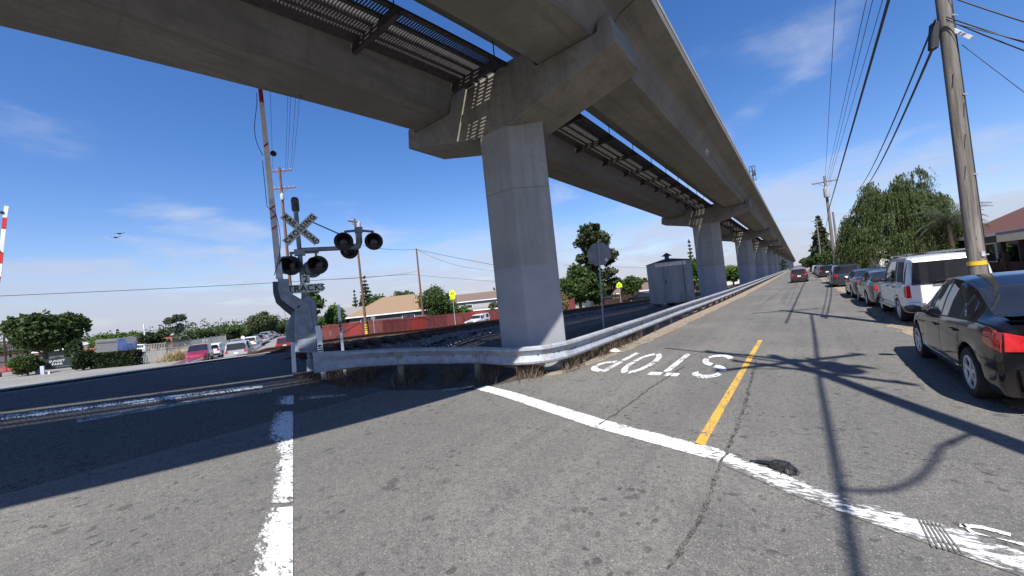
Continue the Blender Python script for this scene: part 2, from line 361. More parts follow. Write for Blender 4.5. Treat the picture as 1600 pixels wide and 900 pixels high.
# front yard behind the right-hand fence
# ---- painted markings
def strip(name,pts,mat,off,parent=None):
    """quad strip through pixel pairs [(left px),(right px)] laid on the road"""
    P=[]
    for A,B in pts:
        P.append([A,B])
    Q=[]
    for (A,B),(C,D) in zip(P[:-1],P[1:]):
        n=max(2,int(np.hypot(C[0]-A[0],C[1]-A[1])/.25))
        for i in range(n): t=i/n; Q.append([A+(C-A)*t,B+(D-B)*t])
    Q.append(P[-1])
    b=MB(); b.grid([[(p[0],p[1],H(p[0],p[1])+off) for p in (a,a+(c-a)*.5,c)] for a,c in Q]); o=b.build(name,mat,recalc=False)
    uv=o.data.uv_layers.new(name='UVMap'); n3=len(Q)
    for lp in o.data.loops: uv.data[lp.index].uv=((lp.vertex_index%3)/2,lp.vertex_index//3/n3)
    if o.data.polygons[0].normal.z<0: o.data.flip_normals()
    return struct(o)
def GP(*p): return ground_at(*p)
A=np.array
L=[(A([-6.10,6.12,0]),A([-5.98,6.42,0])),(A([-2.6,4.83,0]),A([-2.45,5.12,0])),(A([-1.0,4.42,0]),A([-.9,4.70,0])),(A([-.25,3.98,0]),A([-.1,4.24,0])),(A([.03,3.86,0]),A([.16,4.1,0]))]
strip('stop_line',L[:3],M['white_line'],.018)
strip('stop_line',L[2:],M['white_line_worn'],.018)
strip('stop_line',[(A([.03,3.86,0]),A([.16,4.1,0])),(A([.5,3.66,0]),A([.62,3.98,0])),(A([3.2,2.65,0]),A([3.3,2.98,0]))],M['white_line_worn'],.018)
strip('center_line',[(A([-1.175,4.74,0]),A([-1.06,4.74,0])),(A([-1.09,12.5,0]),A([-.985,12.5,0]))],M['yellow_line'],.018)
for q,m in (([(434,620),(459,619),(430,634),(459,633)],'dash_worn'),([(428,645),(458,644),(415,693),(458,690)],'dash_line'),([(428,693),(458,690),(420,790),(458,787)],'dash_worn'),([(418,797),(458,794),(384,905),(458,905)],'dash_line')):
    a,c,d,e=[GP(*p) for p in q]; strip('crossing_line',[(a,c),(d,e)],M[m],.020)
strip('rail_stop_line',[(GP(-40,655),GP(-40,665)),(GP(180,629),GP(180,637)),(GP(410,602),GP(410,608))],M['white_line_worn'],.020)
strip('rail_stop_line',[(GP(120,655),GP(120,662)),(GP(300,627),GP(300,632)),(GP(425,611),GP(425,614))],M['ghost_line'],.020)
strip('rail_stop_line',[(GP(468,621),GP(468,626)),(GP(540,617),GP(540,620))],M['ghost_line'],.020)
strip('rail_stop_line',[(GP(690,610),GP(690,613)),(GP(742,603),GP(742,606))],M['ghost_line'],.020)
# faint arrow outline by the stop line
strip('arrow_outline',[(GP(1500,822),GP(1500,828)),(GP(1535,826),GP(1535,831)),(GP(1580,838),GP(1580,843))],M['white_line_mid'],.022)
strip('arrow_outline',[(GP(1500,822),GP(1506,824)),(GP(1518,838),GP(1524,836)),(GP(1600,853),GP(1600,858))],M['white_line_mid'],.022)
for k in range(6):
    f=k/5; a=A([1432+35*f,810+13*f]); c=A([1456+47*f,860+11*f]); strip('scrape_mark',[(GP(*a),GP(a[0]+3.2,a[1]+.6)),(GP(*c),GP(c[0]+4.0,c[1]+.8))],M['road'],.0245)
# STOP lettering for oncoming traffic, in stencil strokes (u to the reader's right, v up, 0..1)
def arc(cx,cy,rx,ry,a0,a1,n=10): return [(cx+rx*math.cos(R(a0+(a1-a0)*i/n)),cy+ry*math.sin(R(a0+(a1-a0)*i/n))) for i in range(n+1)]
def stroke(pts,w,wy):
    out=[]
    for i,(x,y) in enumerate(pts):
        a=pts[max(0,i-1)];c=pts[min(len(pts)-1,i+1)];dx,dy=c[0]-a[0],c[1]-a[1];l=math.hypot(dx,dy) or 1
        out.append(((x-dy/l*w/2,y+dx/l*wy/2),(x+dy/l*w/2,y-dx/l*wy/2)))
    return out
letters={'S':[arc(.5,.74,.36,.2,20,160,8),arc(.5,.74,.36,.2,185,262,6),arc(.5,.27,.36,.21,80,-10,7),arc(.5,.27,.36,.21,-25,-160,9)],
 'T':[[(.06,.93),(.44,.93)],[(.56,.93),(.94,.93)],[(.5,.84),(.5,.0)]],
 'O':[arc(.5,.5,.36,.44,82,-0,8),arc(.5,.5,.36,.44,-6,-82,8),arc(.5,.5,.36,.44,-98,-174,8),arc(.5,.5,.36,.44,-180,-262,8)],
 'P':[[(.18,0),(.18,.44)],[(.18,.5),(.18,.96)],arc(.3,.72,.5,.21,88,4,8),arc(.3,.72,.5,.21,-4,-84,8)]}
b=MB(); X0,X1,Y0,Y1=-1.27,-4.42,7.92,10.35
for k,ch in enumerate('STOP'):
    for pts in letters[ch]:
        hz=len(pts)==2 and abs(pts[0][1]-pts[1][1])<.01
        sp=stroke(pts,.19,.11)
        P=[]
        for l,r in sp:
            row=[]
            for u,v in (l,r):
                x=X0+(X1-X0)*(k+.06+.88*u)/4; y=Y1+(Y0-Y1)*v; y+=.13*(x+2.8)*-.35; row.append((x,y,.019))
            P.append(row)
        b.grid(P)
o=b.build('stop_lettering',M['white_line_mid'],recalc=False)
for p in o.data.polygons: pass
b2=bmesh.new(); b2.from_mesh(o.data)
for f in b2.faces:
    f.normal_update()
    if f.normal.z<0: f.normal_flip()
b2.to_mesh(o.data); b2.free(); struct(o)
# cracks
def crack(pxs,w):
    P=[];rr=random.Random(len(pxs)*7+int(pxs[0][0]))
    pts=[GP(*p) for p in pxs]
    for a,c in zip(pts[:-1],pts[1:]):
        n=max(2,int(np.linalg.norm(c-a)/.07))
        for i in range(n):
            p=a+(c-a)*i/n; d=(c-a)[:2]; d=d/np.linalg.norm(d); nn=A([-d[1],d[0]])
            j=rr.uniform(-.018,.018); ww=w*rr.uniform(.3,1.15)
            q=p[:2]+nn*j; P.append([(*(q-nn*ww/2),H(*q)+.0235),(*(q+nn*ww/2),H(*q)+.0235)])
    b=MB(); b.grid(P); o=b.build('road_crack',M['crack'],recalc=False)
    if o.data.polygons[0].normal.z<0: o.data.flip_normals()
    struct(o)
crack([(1182,565),(1168,620),(1152,670),(1133,715),(1112,770),(1085,825),(1040,905)],.045)
crack([(1070,573),(1020,605),(960,650),(930,668)],.03)
# oily skid of dark tar along the lane on the left
# tracks
def track(x,label,y0=-14,y1=170):
    t=thing('railway_track',label,'railway track',(x,0,0),0,'railway tracks behind the guardrail')
    yy=np.concatenate([np.arange(y0,40,1.5),np.arange(40,y1,6)])
    prof=[(-.07,0),(.07,0),(.07,.02),(.014,.035),(.014,.11),(.036,.125),(.036,.16),(-.036,.16),(-.036,.125),(-.014,.11),(-.014,.035),(-.07,.02)]
    for s in (-.72,.72):
        b=MB(); P=[]
        for y in yy:
            z=H(x+s,y)+(.10 if y>5.2 else -.25); P.append([(s+a,y,z+c) for a,c in prof+prof[:1]])
        b.grid(P); b.build('rail',M['rust'],t,recalc=False)
    b=MB()
    for y in np.arange(5.2,75,.55): b.box((0,y,H(x,y)+.04),(2.5,.22,.14),rz=random.uniform(-.03,.03))
    o=b.build('sleeper',M['tie'],t); o['kind']='stuff'
    return t
track(-12.95,'rusty railway track nearest the guardrail on grey ballast')
track(-17.1,'rusty railway track farther from the guardrail, beside the red fence road')
# loose stones over the ballast shoulder
V=[];Fq=[]
for i in range(5200):
    x=rng.uniform(-16.2,-9.3); y=6+abs(rng.normal(0,9))
    if y>34: continue
    s=rng.uniform(.02,.06); z=H(x,y)+.05
    q=[(x+s*rng.uniform(.6,1.2)*math.cos(a),y+s*rng.uniform(.6,1.2)*math.sin(a),z+s*rng.uniform(0,.3)) for a in (0,1.57,3.14,4.71)]
    o=len(V); V+=q+[(x,y,z+s*1.0)]; Fq+=[(o,o+1,o+4),(o+1,o+2,o+4),(o+2,o+3,o+4),(o+3,o,o+4)]
for i in range(3600):
    if i%3: y=7.6+abs(rng.normal(0,7)); x=edge_l(y)-abs(rng.normal(0,.28))+.10
    else: y=rng.uniform(3.6,24); x=2.0+abs(rng.normal(0,.5))-.15
    s=rng.uniform(.006,.026); z=H(x,y)+.022
    q=[(x+s*rng.uniform(.6,1.2)*math.cos(a),y+s*rng.uniform(.6,1.2)*math.sin(a),z) for a in (0,1.57,3.14,4.71)]
    o=len(V); V+=q+[(x,y,z+s*.9)]; Fq+=[(o,o+1,o+4),(o+1,o+2,o+4),(o+2,o+3,o+4),(o+3,o,o+4)]
o=np_mesh('gravel',V,Fq,simple('gravel_stone',(.19,.165,.14),.95,var=.5,scale=2.2)); o['kind']='stuff'; o['label']='loose ballast stones along the tracks'
# dry weeds along the guard rail
V=[];Fq=[]
def blade(x,y,hgt,w):
    z=H(x,y); a=rng.uniform(0,2*PI); l=rng.uniform(.4,1.6)*hgt; dx,dy=math.cos(a)*l,math.sin(a)*l; nx,ny=-math.sin(a)*w,math.cos(a)*w
    o=len(V); V.extend([(x-nx,y-ny,z),(x+nx,y+ny,z),(x+dx*.4+nx*.7,y+dy*.4+ny*.7,z+hgt*.6),(x+dx*.4-nx*.7,y+dy*.4-ny*.7,z+hgt*.6),(x+dx-nx*.2,y+dy-ny*.2,z+hgt),(x+dx+nx*.2,y+dy+ny*.2,z+hgt)])
    Fq.extend([(o,o+1,o+2,o+3),(o+3,o+2,o+5,o+4)])
RAILP=[(-9.25,4.05),(-8.9,4.72),(-8.45,5.42),(-7.95,6.05),(-7.4,6.6),(-6.65,6.95),(-5.9,7.05),(-5.4,7.2),(-5.0,7.5),(-4.8,7.95),(-4.72,8.5),(-4.66,10.5),(-4.62,13),(-4.58,18.2),(-4.45,24),(-4.3,34),(-4.2,60),(-4.1,110),(-4.0,240)]
for i in range(9500):
    k=rng.uniform(0,14); j=int(k); f=k-j
    if j<12: p=A(RAILP[j])*(1-f)+A(RAILP[j+1])*f
    else: p=A([-4.75,rng.uniform(9,15)])
    q=p+A([rng.normal(-.25,.33),rng.normal(.2,.33)])
    if q[0]>-4.5: continue
    n=1 if math.sin(q[0]*5+q[1]*3)>-.2 else 0
    if n: blade(q[0],q[1],rng.uniform(.05,.36),rng.uniform(.003,.007))
for cxw,cyw,n in ((-5.0,9.2,380),(-4.82,9.9,420),(-4.78,10.8,420),(-4.8,11.6,260),(-5.1,8.9,200)):
    for i in range(n): blade(cxw+rng.normal(0,.13),cyw+rng.normal(0,.28),rng.uniform(.1,.42),rng.uniform(.003,.006))
for i in range(500): blade(rng.uniform(2.0,3.3),rng.uniform(4.2,6.6),rng.uniform(.03,.1),.005)
for i in range(1500):
    x=rng.uniform(-11.4,-9.0); blade(x,up_edge(x)+abs(rng.normal(0,.8))+.1,rng.uniform(.04,.25),.005)
o=np_mesh('dry_weeds',V,Fq,M['weed']); o['kind']='stuff'; o['label']='dry brown weeds along the foot of the guardrail'
V=[];Fq=[]
# ---------------------------------------------------------------- viaduct
PX,PY0,SP=-5.95,8.36,27.63
def bend(y):
    s=max(0,7.6-y); return -(0.10*s+.0075*s*s)
NP=24
def pier(i):
    y=PY0+i*SP; lab=['tall concrete pier nearest the camera, its foot behind the curved guardrail','second concrete pier along the guardrail, beside the metal shed','third concrete pier along the guardrail, past the metal shed','fourth concrete pier along the guardrail','fifth concrete pier along the guardrail']
    l=lab[i] if i<5 else 'small far concrete pier in the receding row under the viaduct'
    t=thing('viaduct_pier',l,'pier',(PX,y,0),0,'viaduct piers')
    hexa=[(1.08,0),(.45,.745),(-.45,.745),(-1.08,0),(-.45,-.745),(.45,-.745)]
    b=MB(); b.prism(hexa,-1.5,6.45,'xy'); b.build('column',M['pier'],t,bevel=.02)
    seat=lambda s:[(s*3.03,7.36),(s*1.52,7.36),(s*1.34,7.78)]
    poly=[(-3.44,6.97),(-3.37,7.55),(-3.1,7.6),(-3.05,7.36),(-1.5,7.36),(-1.36,7.76),(-1.1,7.84),(1.1,7.84),(1.36,7.76),(1.5,7.36),(3.05,7.36),(3.1,7.6),(3.37,7.55),(3.44,6.97),(.62,6.30),(-.62,6.30)]
    b=MB(); b.prism(poly,-.76,.76,'xz'); b.build('crossbeam',M['cap'],t,bevel=.02)
    return t
for i in range(NP): pier(i)
def girder(i,side):
    ya,yb=PY0+(i-1)*SP+.02,PY0+i*SP-.02
    xg=side*2.26
    sec=[(-.69,7.37),(.69,7.37),(1.0,7.93),(1.12,8.02),(1.68,8.2),(1.68,8.44),(1.52,8.44),(1.52,8.40),(-1.52,8.40),(-1.52,8.44),(-1.68,8.44),(-1.68,8.2),(-1.12,8.02),(-1.0,7.93)]
    names=['%s concrete box girder of the nearest span overhead','%s concrete box girder between the first and second piers','%s concrete box girder between the second and third piers','%s concrete box girder between the third and fourth piers']
    sd='road-side' if side>0 else 'track-side'
    lab=names[i]%sd if i<4 else '%s concrete box girder of a small far viaduct span'%sd
    t=thing('box_girder',lab,'girder',(PX+xg,0,0),0,'viaduct box girders')
    yy=np.linspace(ya,yb,29) if i==0 else ([ya,(ya+yb)/2,yb])
    b=MB(); n=len(sec); vs=[]
    for y in yy: vs+=[(x+(bend(y) if i==0 else 0),y,z) for x,z in sec]
    fs=[(k*n+j,k*n+(j+1)%n,(k+1)*n+(j+1)%n,(k+1)*n+j) for k in range(len(yy)-1) for j in range(n)]+[tuple(range(n)),tuple((len(yy)-1)*n+j for j in range(n))]
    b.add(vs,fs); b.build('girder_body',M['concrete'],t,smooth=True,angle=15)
    # low kerb rail on the deck edge
    b=MB(); s=side
    b.grid([[(1.66*s+dx+(bend(y) if i==0 else 0),y,z) for dx,z in ((-.05,8.44),(-.05,8.56),(.03,8.56),(.03,8.44))] for y in yy]); b.build('deck_kerb',M['conc_pale'],t)
    if side>0 and i==1:
        vs,fs=text_geo('M172',.30,0.0,.002,spacing=1.0)
        m=Matrix.Translation((.848,PY0+13.6,7.66))@Matrix(((math.cos(R(61)),0,0,0),(0,1,0,0),(0,0,1,0),(0,0,0,1)))
        d=Vector((.31,0,.56)).normalized(); nrm=Vector((.56,0,-.31)).normalized()
        out=[]
        for x,y,z in vs: out.append(Vector((.845,PY0+11.2,7.655))+Vector((0,1,0))*x+d*y+nrm*(z+.004))
        b=MB(); b.add(out,fs); b.build('lettering',M['gate_white'],t)
    return t
for i in range(NP):
    for s in (-1,1): girder(i,s)
def walkway(i):
    ya,yb=PY0+(i-1)*SP+.79,PY0+i*SP-.79
    lab=['slotted steel walkway between the nearest pair of girders','slotted steel walkway between the girders past the first pier','slotted steel walkway between the girders past the second pier'][i] if i<3 else 'small far slotted steel walkway between viaduct girders'
    t=thing('steel_walkway',lab,'walkway',(PX,0,0),0,'walkways between the girders')
    bd=(lambda y:bend(y)) if i==0 else (lambda y:0)
    z=7.74; x0,x1=-.70,.74
    if i==0: ya=-8
    pitch=.06 if i<2 else .3
    b=MB()
    lines=[-.50,-.30,-.27,-.07,-.04,.16]
    bands=[(-.40,-.31),(-.22,-.02),(.07,.27),(.36,.62)]
    for y in np.arange(ya,yb,pitch):
        o=bd(y)
        for p,q in bands: b.box(((p+q)/2+o,y,z),(q-p,pitch*.34,.03))
    seg=np.linspace(ya,yb,16 if i==0 else 3)
    for p,q in ((-.70,-.40),(-.31,-.22),(-.02,.07),(.27,.36),(.62,.74)):
        b.grid([[(xx+bd(y),y,zz) for xx,zz in ((p,z-.03),(q,z-.03),(q,z+.03),(p,z+.03),(p,z-.03))] for y in seg])
    b.build('grating',M['steel_dark'],t,recalc=False)
    ys=np.arange(yb-.42,ya,-2.6)
    for y in ys:
        b=MB(); h=MB(); o=bd(y); b.prism([(-.78+o,z-.04),(-.78+o,z-.22),(.80+o,z-.22),(.80+o,z-.04)],y-.05,y+.05,'xz'); h.cyl((.70+o,y,z-.1),(.70+o,y,8.22),.014,n=6)
        k=b.build('bracket',M['steel_dark'],t); h.build('hanger_rod',M['steel_dark'],k)
for i in range(10): walkway(i)
# little equipment mast on the deck
t=thing('signal_mast','thin mast with a small open frame standing on the viaduct deck edge','mast',(-2.55,42,8.4))
b=MB(); b.cyl((0,0,0),(0,0,3.2),.05); b.build('mast_pole',M['steel_dark'],t)
b=MB()
for x in(-.22,.22): b.box((x,0,2.6),(.05,.05,1.4))
for z in(1.95,2.4,2.85,3.28): b.box((0,0,z),(.5,.06,.06))
b.box((.1,0,2.6),(.25,.2,.3)); b.build('lamp_frame',M['steel_dark'],t)
# ---------------------------------------------------------------- crossing signal, guardrail, small posts
def local(px,py,o,rz,off=0.):
    """photo pixel -> (x,z) on the upright plane through o turned by rz, moved off metres away from the viewer"""
    ax=A([math.cos(rz),math.sin(rz),0]); ay=A([-math.sin(rz),math.cos(rz),0]); o=A(o,dtype=float)
    r=ray(px,py); t=((o+ay*off-EYE)@ay)/(r@ay); p=EYE+r*t-o
    return float(p@ax),float(p[2])
SO=tuple(GP(486,582)); SRZ=R(66)
sg=thing('railroad_crossing_signal','railroad crossing signal with crossbuck, flashing lights and raised gate arm beside the guardrail end','crossing signal',SO,SRZ)
def S(px,py,off=0): x,z=local(px,py,SO,SRZ,off); return (x,off,z)
def Lx(px,py,off=0): return S(px,py,off)
b=MB(); x0,_,z0=S(474,330)
top=S(476,328)[2]
b.cyl((0,.0,-.2),(0,0,top),.057,n=16); b.cyl((0,0,-.1),(0,0,.35),.10,.09)
b.build('mast',M['sig_grey'],sg,smooth=True)
b=MB(); b.lathe([(.0,0),(.085,.01),(.095,.08),(.095,.32),(.07,.38),(0,.4)],(0,0,top-.05)); b.lathe([(0,0),(.07,0),(.07,-.08),(0,-.08)],(0,-.1,top+.18),axis='y'); b.build('bell',M['sig_dark'],sg,smooth=True)
# crossbuck
cxk,_,czk=S(472.5,359); cxk=max(-.07,min(.07,cxk))
def cross_blade(ang,off,words):
    m=Matrix.Translation((cxk,off,czk))@Matrix.Rotation(-ang,4,'Y')
    b=MB(); b.box((0,0,0),(1.06,.012,.20)); b.v=[tuple(m@Vector(v)) for v in b.v]; o=b.build('crossbuck_blade',M['sign_white'],sg,bevel=.003)
    for w,xc,sz,spc in words:
        vs,fs=text_geo(w,sz,.007,0,spacing=spc); tb=MB(); tb.add([m@Vector((x+xc,-.0085,y)) for x,y,z in vs],fs); tb.build('lettering',M['letter'],o)
cross_blade(R(-45),-.085,[('RAIL',-.315,.17,1.1),('ROAD',.325,.165,1.06)])
cross_blade(R(45),-.105,[('CROSSING',0,.175,1.28)])
# plates
def plate(px,py,w,h,word,size,name,off=-.085,rot=0):
    x,_,z=S(px,py,off); b=MB(); b.box((x,off,z),(w,.01,h)); o=b.build(name,M['sign_white'],sg,bevel=.003)
    vs,fs=text_geo(word,size,.006,0,spacing=1.1); tb=MB(); tb.add([(a+x,off-.0075,c+z) for a,c,_ in vs],fs); tb.build('lettering',M['letter'],o)
plate(477.5,436.5,.20,.23,'2',.235,'track_count_plate')
plate(479,450.5,.80,.22,'TRACKS',.225,'tracks_plate')
# flashing lights
def flasher(px,py,rz=0.,off=-.12,rear=False):
    x,_,z=S(px,py,off)
    m=Matrix.Translation((x,off,z))@Matrix.Rotation(rz,4,'Z')
    def put(b): b.v=[tuple(m@Vector(v)) for v in b.v]; return b
    b=MB(); b.lathe([(0,.30),(.10,.30),(.155,.2),(.17,.03),(.255,.02),(.255,0),(0,0)],axis='y',n=28); o=put(b).build('flashing_light',M['black'],sg,smooth=True)
    b=MB(); b.lathe([(0,-.015),(.10,-.012),(.152,0),(.152,.004),(0,.004)],axis='y',n=24); put(b).build('lens',M['lens_red'],o,smooth=True)
    # visor: open hood over the lens
    P=[]
    for i in range(17):
        a=R(-35+250*i/16); P.append([(.165*math.cos(a),0,.165*math.sin(a)),(.17*math.cos(a)*1.0,-.27-.10*math.sin(a),.165*math.sin(a))])
    b=MB(); b.grid(P); Q=[[tuple(A(p)*A([1.04,1,1.04])) for p in r] for r in P]; b.grid(Q); b.grid([[P[i][1],Q[i][1]] for i in range(17)]); put(b).build('visor',M['black'],o,smooth=True)
flasher(455,415,R(-18)); flasher(497,414,R(-18))
flasher(537,377,R(-4)); flasher(584,377,R(-10),-.15)
for px,py in ((447,414),(488,420),(546,391)): 
    x,_,z=S(px,py,.34)
    b=MB(); b.lathe([(0,-.28),(.10,-.28),(.155,-.2),(.17,-.03),(.25,-.02),(.25,0),(0,0)],(x,.34+.05,z),axis='y',n=24); b.build('flashing_light',M['sig_grey'] if px<500 else M['black'],sg,smooth=True)
b=MB(); a=S(452,394);c=S(498,393); b.tube([(a[0],.02,a[2]-.02),(c[0],.02,a[2]-.02)],.035); b.box((0,.0,a[2]-.02),(.26,.2,.16)); 
for q in (S(455,400),S(494,400)): b.box((q[0],.03,q[2]),(.06,.14,.16))
b.build('light_bracket',M['sig_grey'],sg,bevel=.008)
# cantilever
b=MB(); p=S(466,391);q=S(556,387); b.tube([(p[0],-.02,p[2]),(q[0],-.04,q[2])],.062,12); b.build('cantilever_arm',M['sig_grey'],sg,smooth=True)
b=MB(); e=S(560,384); u=S(560,360); b.tube([(q[0]-.05,-.04,q[2]),(e[0]-.02,-.04,e[2]-.02),(e[0]+.03,-.04,e[2]+.1),(u[0]+.01,-.04,u[2])],[.085,.09,.085,.075],12)
b.box((u[0],-.04,u[2]),(.2,.2,.15)); l=S(538,362); r_=S(584,362); b.tube([(l[0],0,l[2]),(u[0],0,u[2]),(r_[0],0,r_[2])],.035); b.build('arm_elbow',M['sig_grey'],sg,smooth=True)
b=MB(); p=S(488,347);q=S(531,366); b.tube([p,q],.018,6); b.build('tie_rod',M['sig_dark'],sg)
# gate mechanism
def poly_px(pp,off=0): return [(S(*p,off)[0],S(*p,off)[2]) for p in pp]
b=MB(); b.prism(poly_px([(462,549),(461,505),(463,473),(482,462),(494,470),(498,550)]),-.42,-.08,'xz'); b.build('mechanism_case',M['sig_grey'],sg,bevel=.025)
b=MB(); b.prism(poly_px([(466,546),(465,531),(494,528),(495,546)],-.45),-.47,-.42,'xz'); b.build('case_door',M['sig_grey'],sg,bevel=.01)
b=MB(); b.prism(poly_px([(476,495),(476,470),(484,470),(490,512),(484,520)],-.45),-.46,-.42,'xz'); b.prism(poly_px([(482,512),(480,488),(481,488),(483.5,512)],-.45),-.475,-.46,'xz'); b.build('cover_plate',M['sig_grey'],sg,bevel=.006)
b=MB(); b.prism(poly_px([(447,533),(446,512),(458,485),(464,482),(463,535)],.1),.05,.16,'xz'); b.build('counterweight',M['sig_grey'],sg,bevel=.02)
def armplate(pp,w,y0,y1,name,mat):
    L_=[S(*p,(y0+y1)/2) for p in pp]; n=len(L_); up=[];dn=[]
    for i,(x,_,z) in enumerate(L_):
        a=L_[max(0,i-1)];c=L_[min(n-1,i+1)];dx,dz=c[0]-a[0],c[2]-a[2];l=math.hypot(dx,dz);ww=w[i]/2
        up.append((x-dz/l*ww,z+dx/l*ww));dn.append((x+dz/l*ww,z-dx/l*ww))
    b=MB()
    for i in range(n-1): b.prism([up[i],up[i+1],dn[i+1],dn[i]],y0,y1,'xz')
    bb=bmesh.new(); me=bpy.data.meshes.new('x')
    o=b.build(name,mat,sg); return o
cur=[(443,436),(443.5,452),(447,463),(457,470),(470,478),(480,482)]
armplate(cur,[.24,.24,.26,.28,.30,.25],-.50,-.43,'gate_arm_bracket',M['sig_grey'])
cur2=[(433,440),(434,458),(438,470),(450,480),(462,490)]
armplate(cur2,[.2,.2,.22,.24,.22],.06,.13,'gate_arm_bracket',M['sig_dark'])
b=MB(); p=S(452,480,-.2); b.tube([S(468,480,-.5),S(468,480,.15)],.06,12); b.build('drive_shaft',M['sig_dark'],sg)
# gate arm: tapered boards with red and white bands, raised upright
def arm_at(t): 
    px=437-30*t; py=436-296*t; x,_,z=S(px,py,-.30); return Vector((x,-.30,z))
tt=[0,.10,.2,.42,.60,.70,.78,.86,.93,1.02]; mats=['gate_grey','gate_grey','gate_grey','gate_white','gate_white','gate_white','gate_white','gate_white','gate_red']
for i,(t0,t1) in enumerate(zip(tt[:-1],tt[1:])):
    w0,w1=.155-.06*t0,.155-.06*t1; a,c=arm_at(t0),arm_at(t1)
    b=MB(); P=[]
    for p,w in ((a,w0),(c,w1)): P.append([(p.x-w/2,p.y-.03,p.z),(p.x+w/2,p.y-.03,p.z),(p.x+w/2,p.y+.03,p.z),(p.x-w/2,p.y+.03,p.z),(p.x-w/2,p.y-.03,p.z)])
    b.grid(P); b.add(P[0][:4],[(0,1,2,3)]); b.add(P[1][:4],[(0,1,2,3)]); b.build('gate_arm',M[mats[i]],sg)
b=MB()
for t in (.69,.255,.31,.36):
    p=arm_at(t); w=.15-.06*t; k=.16
    b.add([(p.x-w/2,p.y-.033,p.z),(p.x+w/2,p.y-.033,p.z+.1),(p.x+w/2,p.y-.033,p.z+.1+k*.35),(p.x-w/2,p.y-.033,p.z+k*.35)],[(0,1,2,3)])
b.build('faded_band',M['gate_red'],sg)
for t in (.665,):
    p=arm_at(t); b=MB(); b.lathe([(0,-.06),(.06,-.05),(.075,0),(.06,.05),(0,.06)],(p.x+.14,p.y,p.z),axis='y',n=14); b.build('arm_lamp',M['black'],sg,smooth=True)
b=MB(); pts=[]
for i in range(20):
    t=i/19; p=arm_at(.98-.33*t); pts.append((p.x-.09-.22*math.sin(PI*t)**1.0*t,p.y,p.z))
b.tube(pts,.008,5); pts=[]
for i in range(16):
    t=i/15; p=arm_at(.62-.6*t); pts.append((p.x-.11+.42*math.sin(PI*t)*(t if t>.4 else .0)*.9,p.y-.05,p.z))
b.tube(pts,.008,5); pts=[S(443+4*i,471+7*math.sin(PI*i/4),-.1) for i in range(5)]; b.tube(pts,.006,5); b.build('lamp_cable',M['cable'],sg)
b=MB(); b.box((0,-.1,.0),(.8,.7,.1)); b.build('base_slab',M['dirt'],sg)
# second gate arm at the left edge of the photo, standing across the street
g0=at(-22,560,17); g0[2]=H(g0[0],g0[1]); grz=R(80)
gt=thing('crossing_gate','raised red and white crossing gate arm at the far left edge across the street','crossing gate',g0,grz)
def G2(px,py): x,z=local(px,py,g0,grz); return Vector((x,0,z))
b=MB(); b.box((0,.1,.75),(.5,.5,1.5)); b.build('mechanism_case',M['sig_grey'],gt,bevel=.03)
ends=[(-16,480),(-9,465),(-2,432),(0.3,412),(2,394),(6,358),(7.5,340),(10.5,322)]
for i,(a,c) in enumerate(zip(ends[:-1],ends[1:])):
    b=MB(); b.beam(G2(*a),G2(*c),.05,.13,up=(1,0,0)); b.build('gate_arm',M[['gate_white','gate_red','gate_white','gate_red','gate_white','gate_red','gate_white'][i]],gt)
b=MB()
for p in ((3,332),(-3,392)):
    q=G2(*p); b.lathe([(0,-.07),(.07,-.05),(.08,0),(.07,.05),(0,.07)],tuple(q),axis='y',n=12)
b.build('arm_lamp',M['black'],gt,smooth=True)
# ---- guardrail
gr=thing('guardrail','long galvanised steel guardrail curving round the nearest pier and along the road','guardrail',(0,0,0))
path=[];cum=[]
RP=[A(p) for p in RAILP]
def spline(P,n):
    out=[]
    for i in range(len(P)-1):
        p0,p1,p2,p3=P[max(0,i-1)],P[i],P[i+1],P[min(len(P)-1,i+2)]
        for k in range(n):
            t=k/n; out.append(.5*((2*p1)+(-p0+p2)*t+(2*p0-5*p1+4*p2-p3)*t*t+(-p0+3*p1-3*p2+p3)*t**3))
    out.append(P[-1]); return out
SPL=spline(RP,6)
prof=[(-.0,.0),(.075,.035),(.085,.085),(.03,.16),(.0,.22),(.03,.28),(.085,.355),(.075,.405),(0,.44)]
def nrm(P,i):
    d=P[min(len(P)-1,i+1)]-P[max(0,i-1)]; d=d/np.linalg.norm(d); return A([d[1],-d[0]])
start=1*6+1
b=MB(); P=[]
def Hr(q): return interp(q[0],[-9.5,-9,-7.4,-6,-5],[.45,.36,.10,.02,0]) if q[1]<9 else 0
for i in range(start,len(SPL)):
    n_=nrm(SPL,i); q=SPL[i]; z=Hr(q)+.29
    P.append([(q[0]+n_[0]*o,q[1]+n_[1]*o,z+c) for o,c in prof])
b.grid(P); P2=[[(x,y,z) for x,y,z in r] for r in P]
P3=[[(x-nrm(SPL,i+start)[0]*.012,y-nrm(SPL,i+start)[1]*.012,z) for x,y,z in r] for i,r in enumerate(P)]
b.grid([list(reversed(r)) for r in P3]); b.build('rail_beam',M['galv'],gr,recalc=False,smooth=True,angle=35)
b=MB(); P=[]
for i in range(0,start+1):
    n_=nrm(SPL,i); q=SPL[i]; z=Hr(q)+.29; f=min(1,i/start)**1.5; ex=(1-f)*.06
    P.append([(q[0]+n_[0]*(o*f+.03*(1-f)),q[1]+n_[1]*(o*f+.03*(1-f)),z+c+(c-.22)*ex*2) for o,c in prof])
b.grid(P); b.build('end_shoe',M['galv'],gr,recalc=False,smooth=True,angle=35)
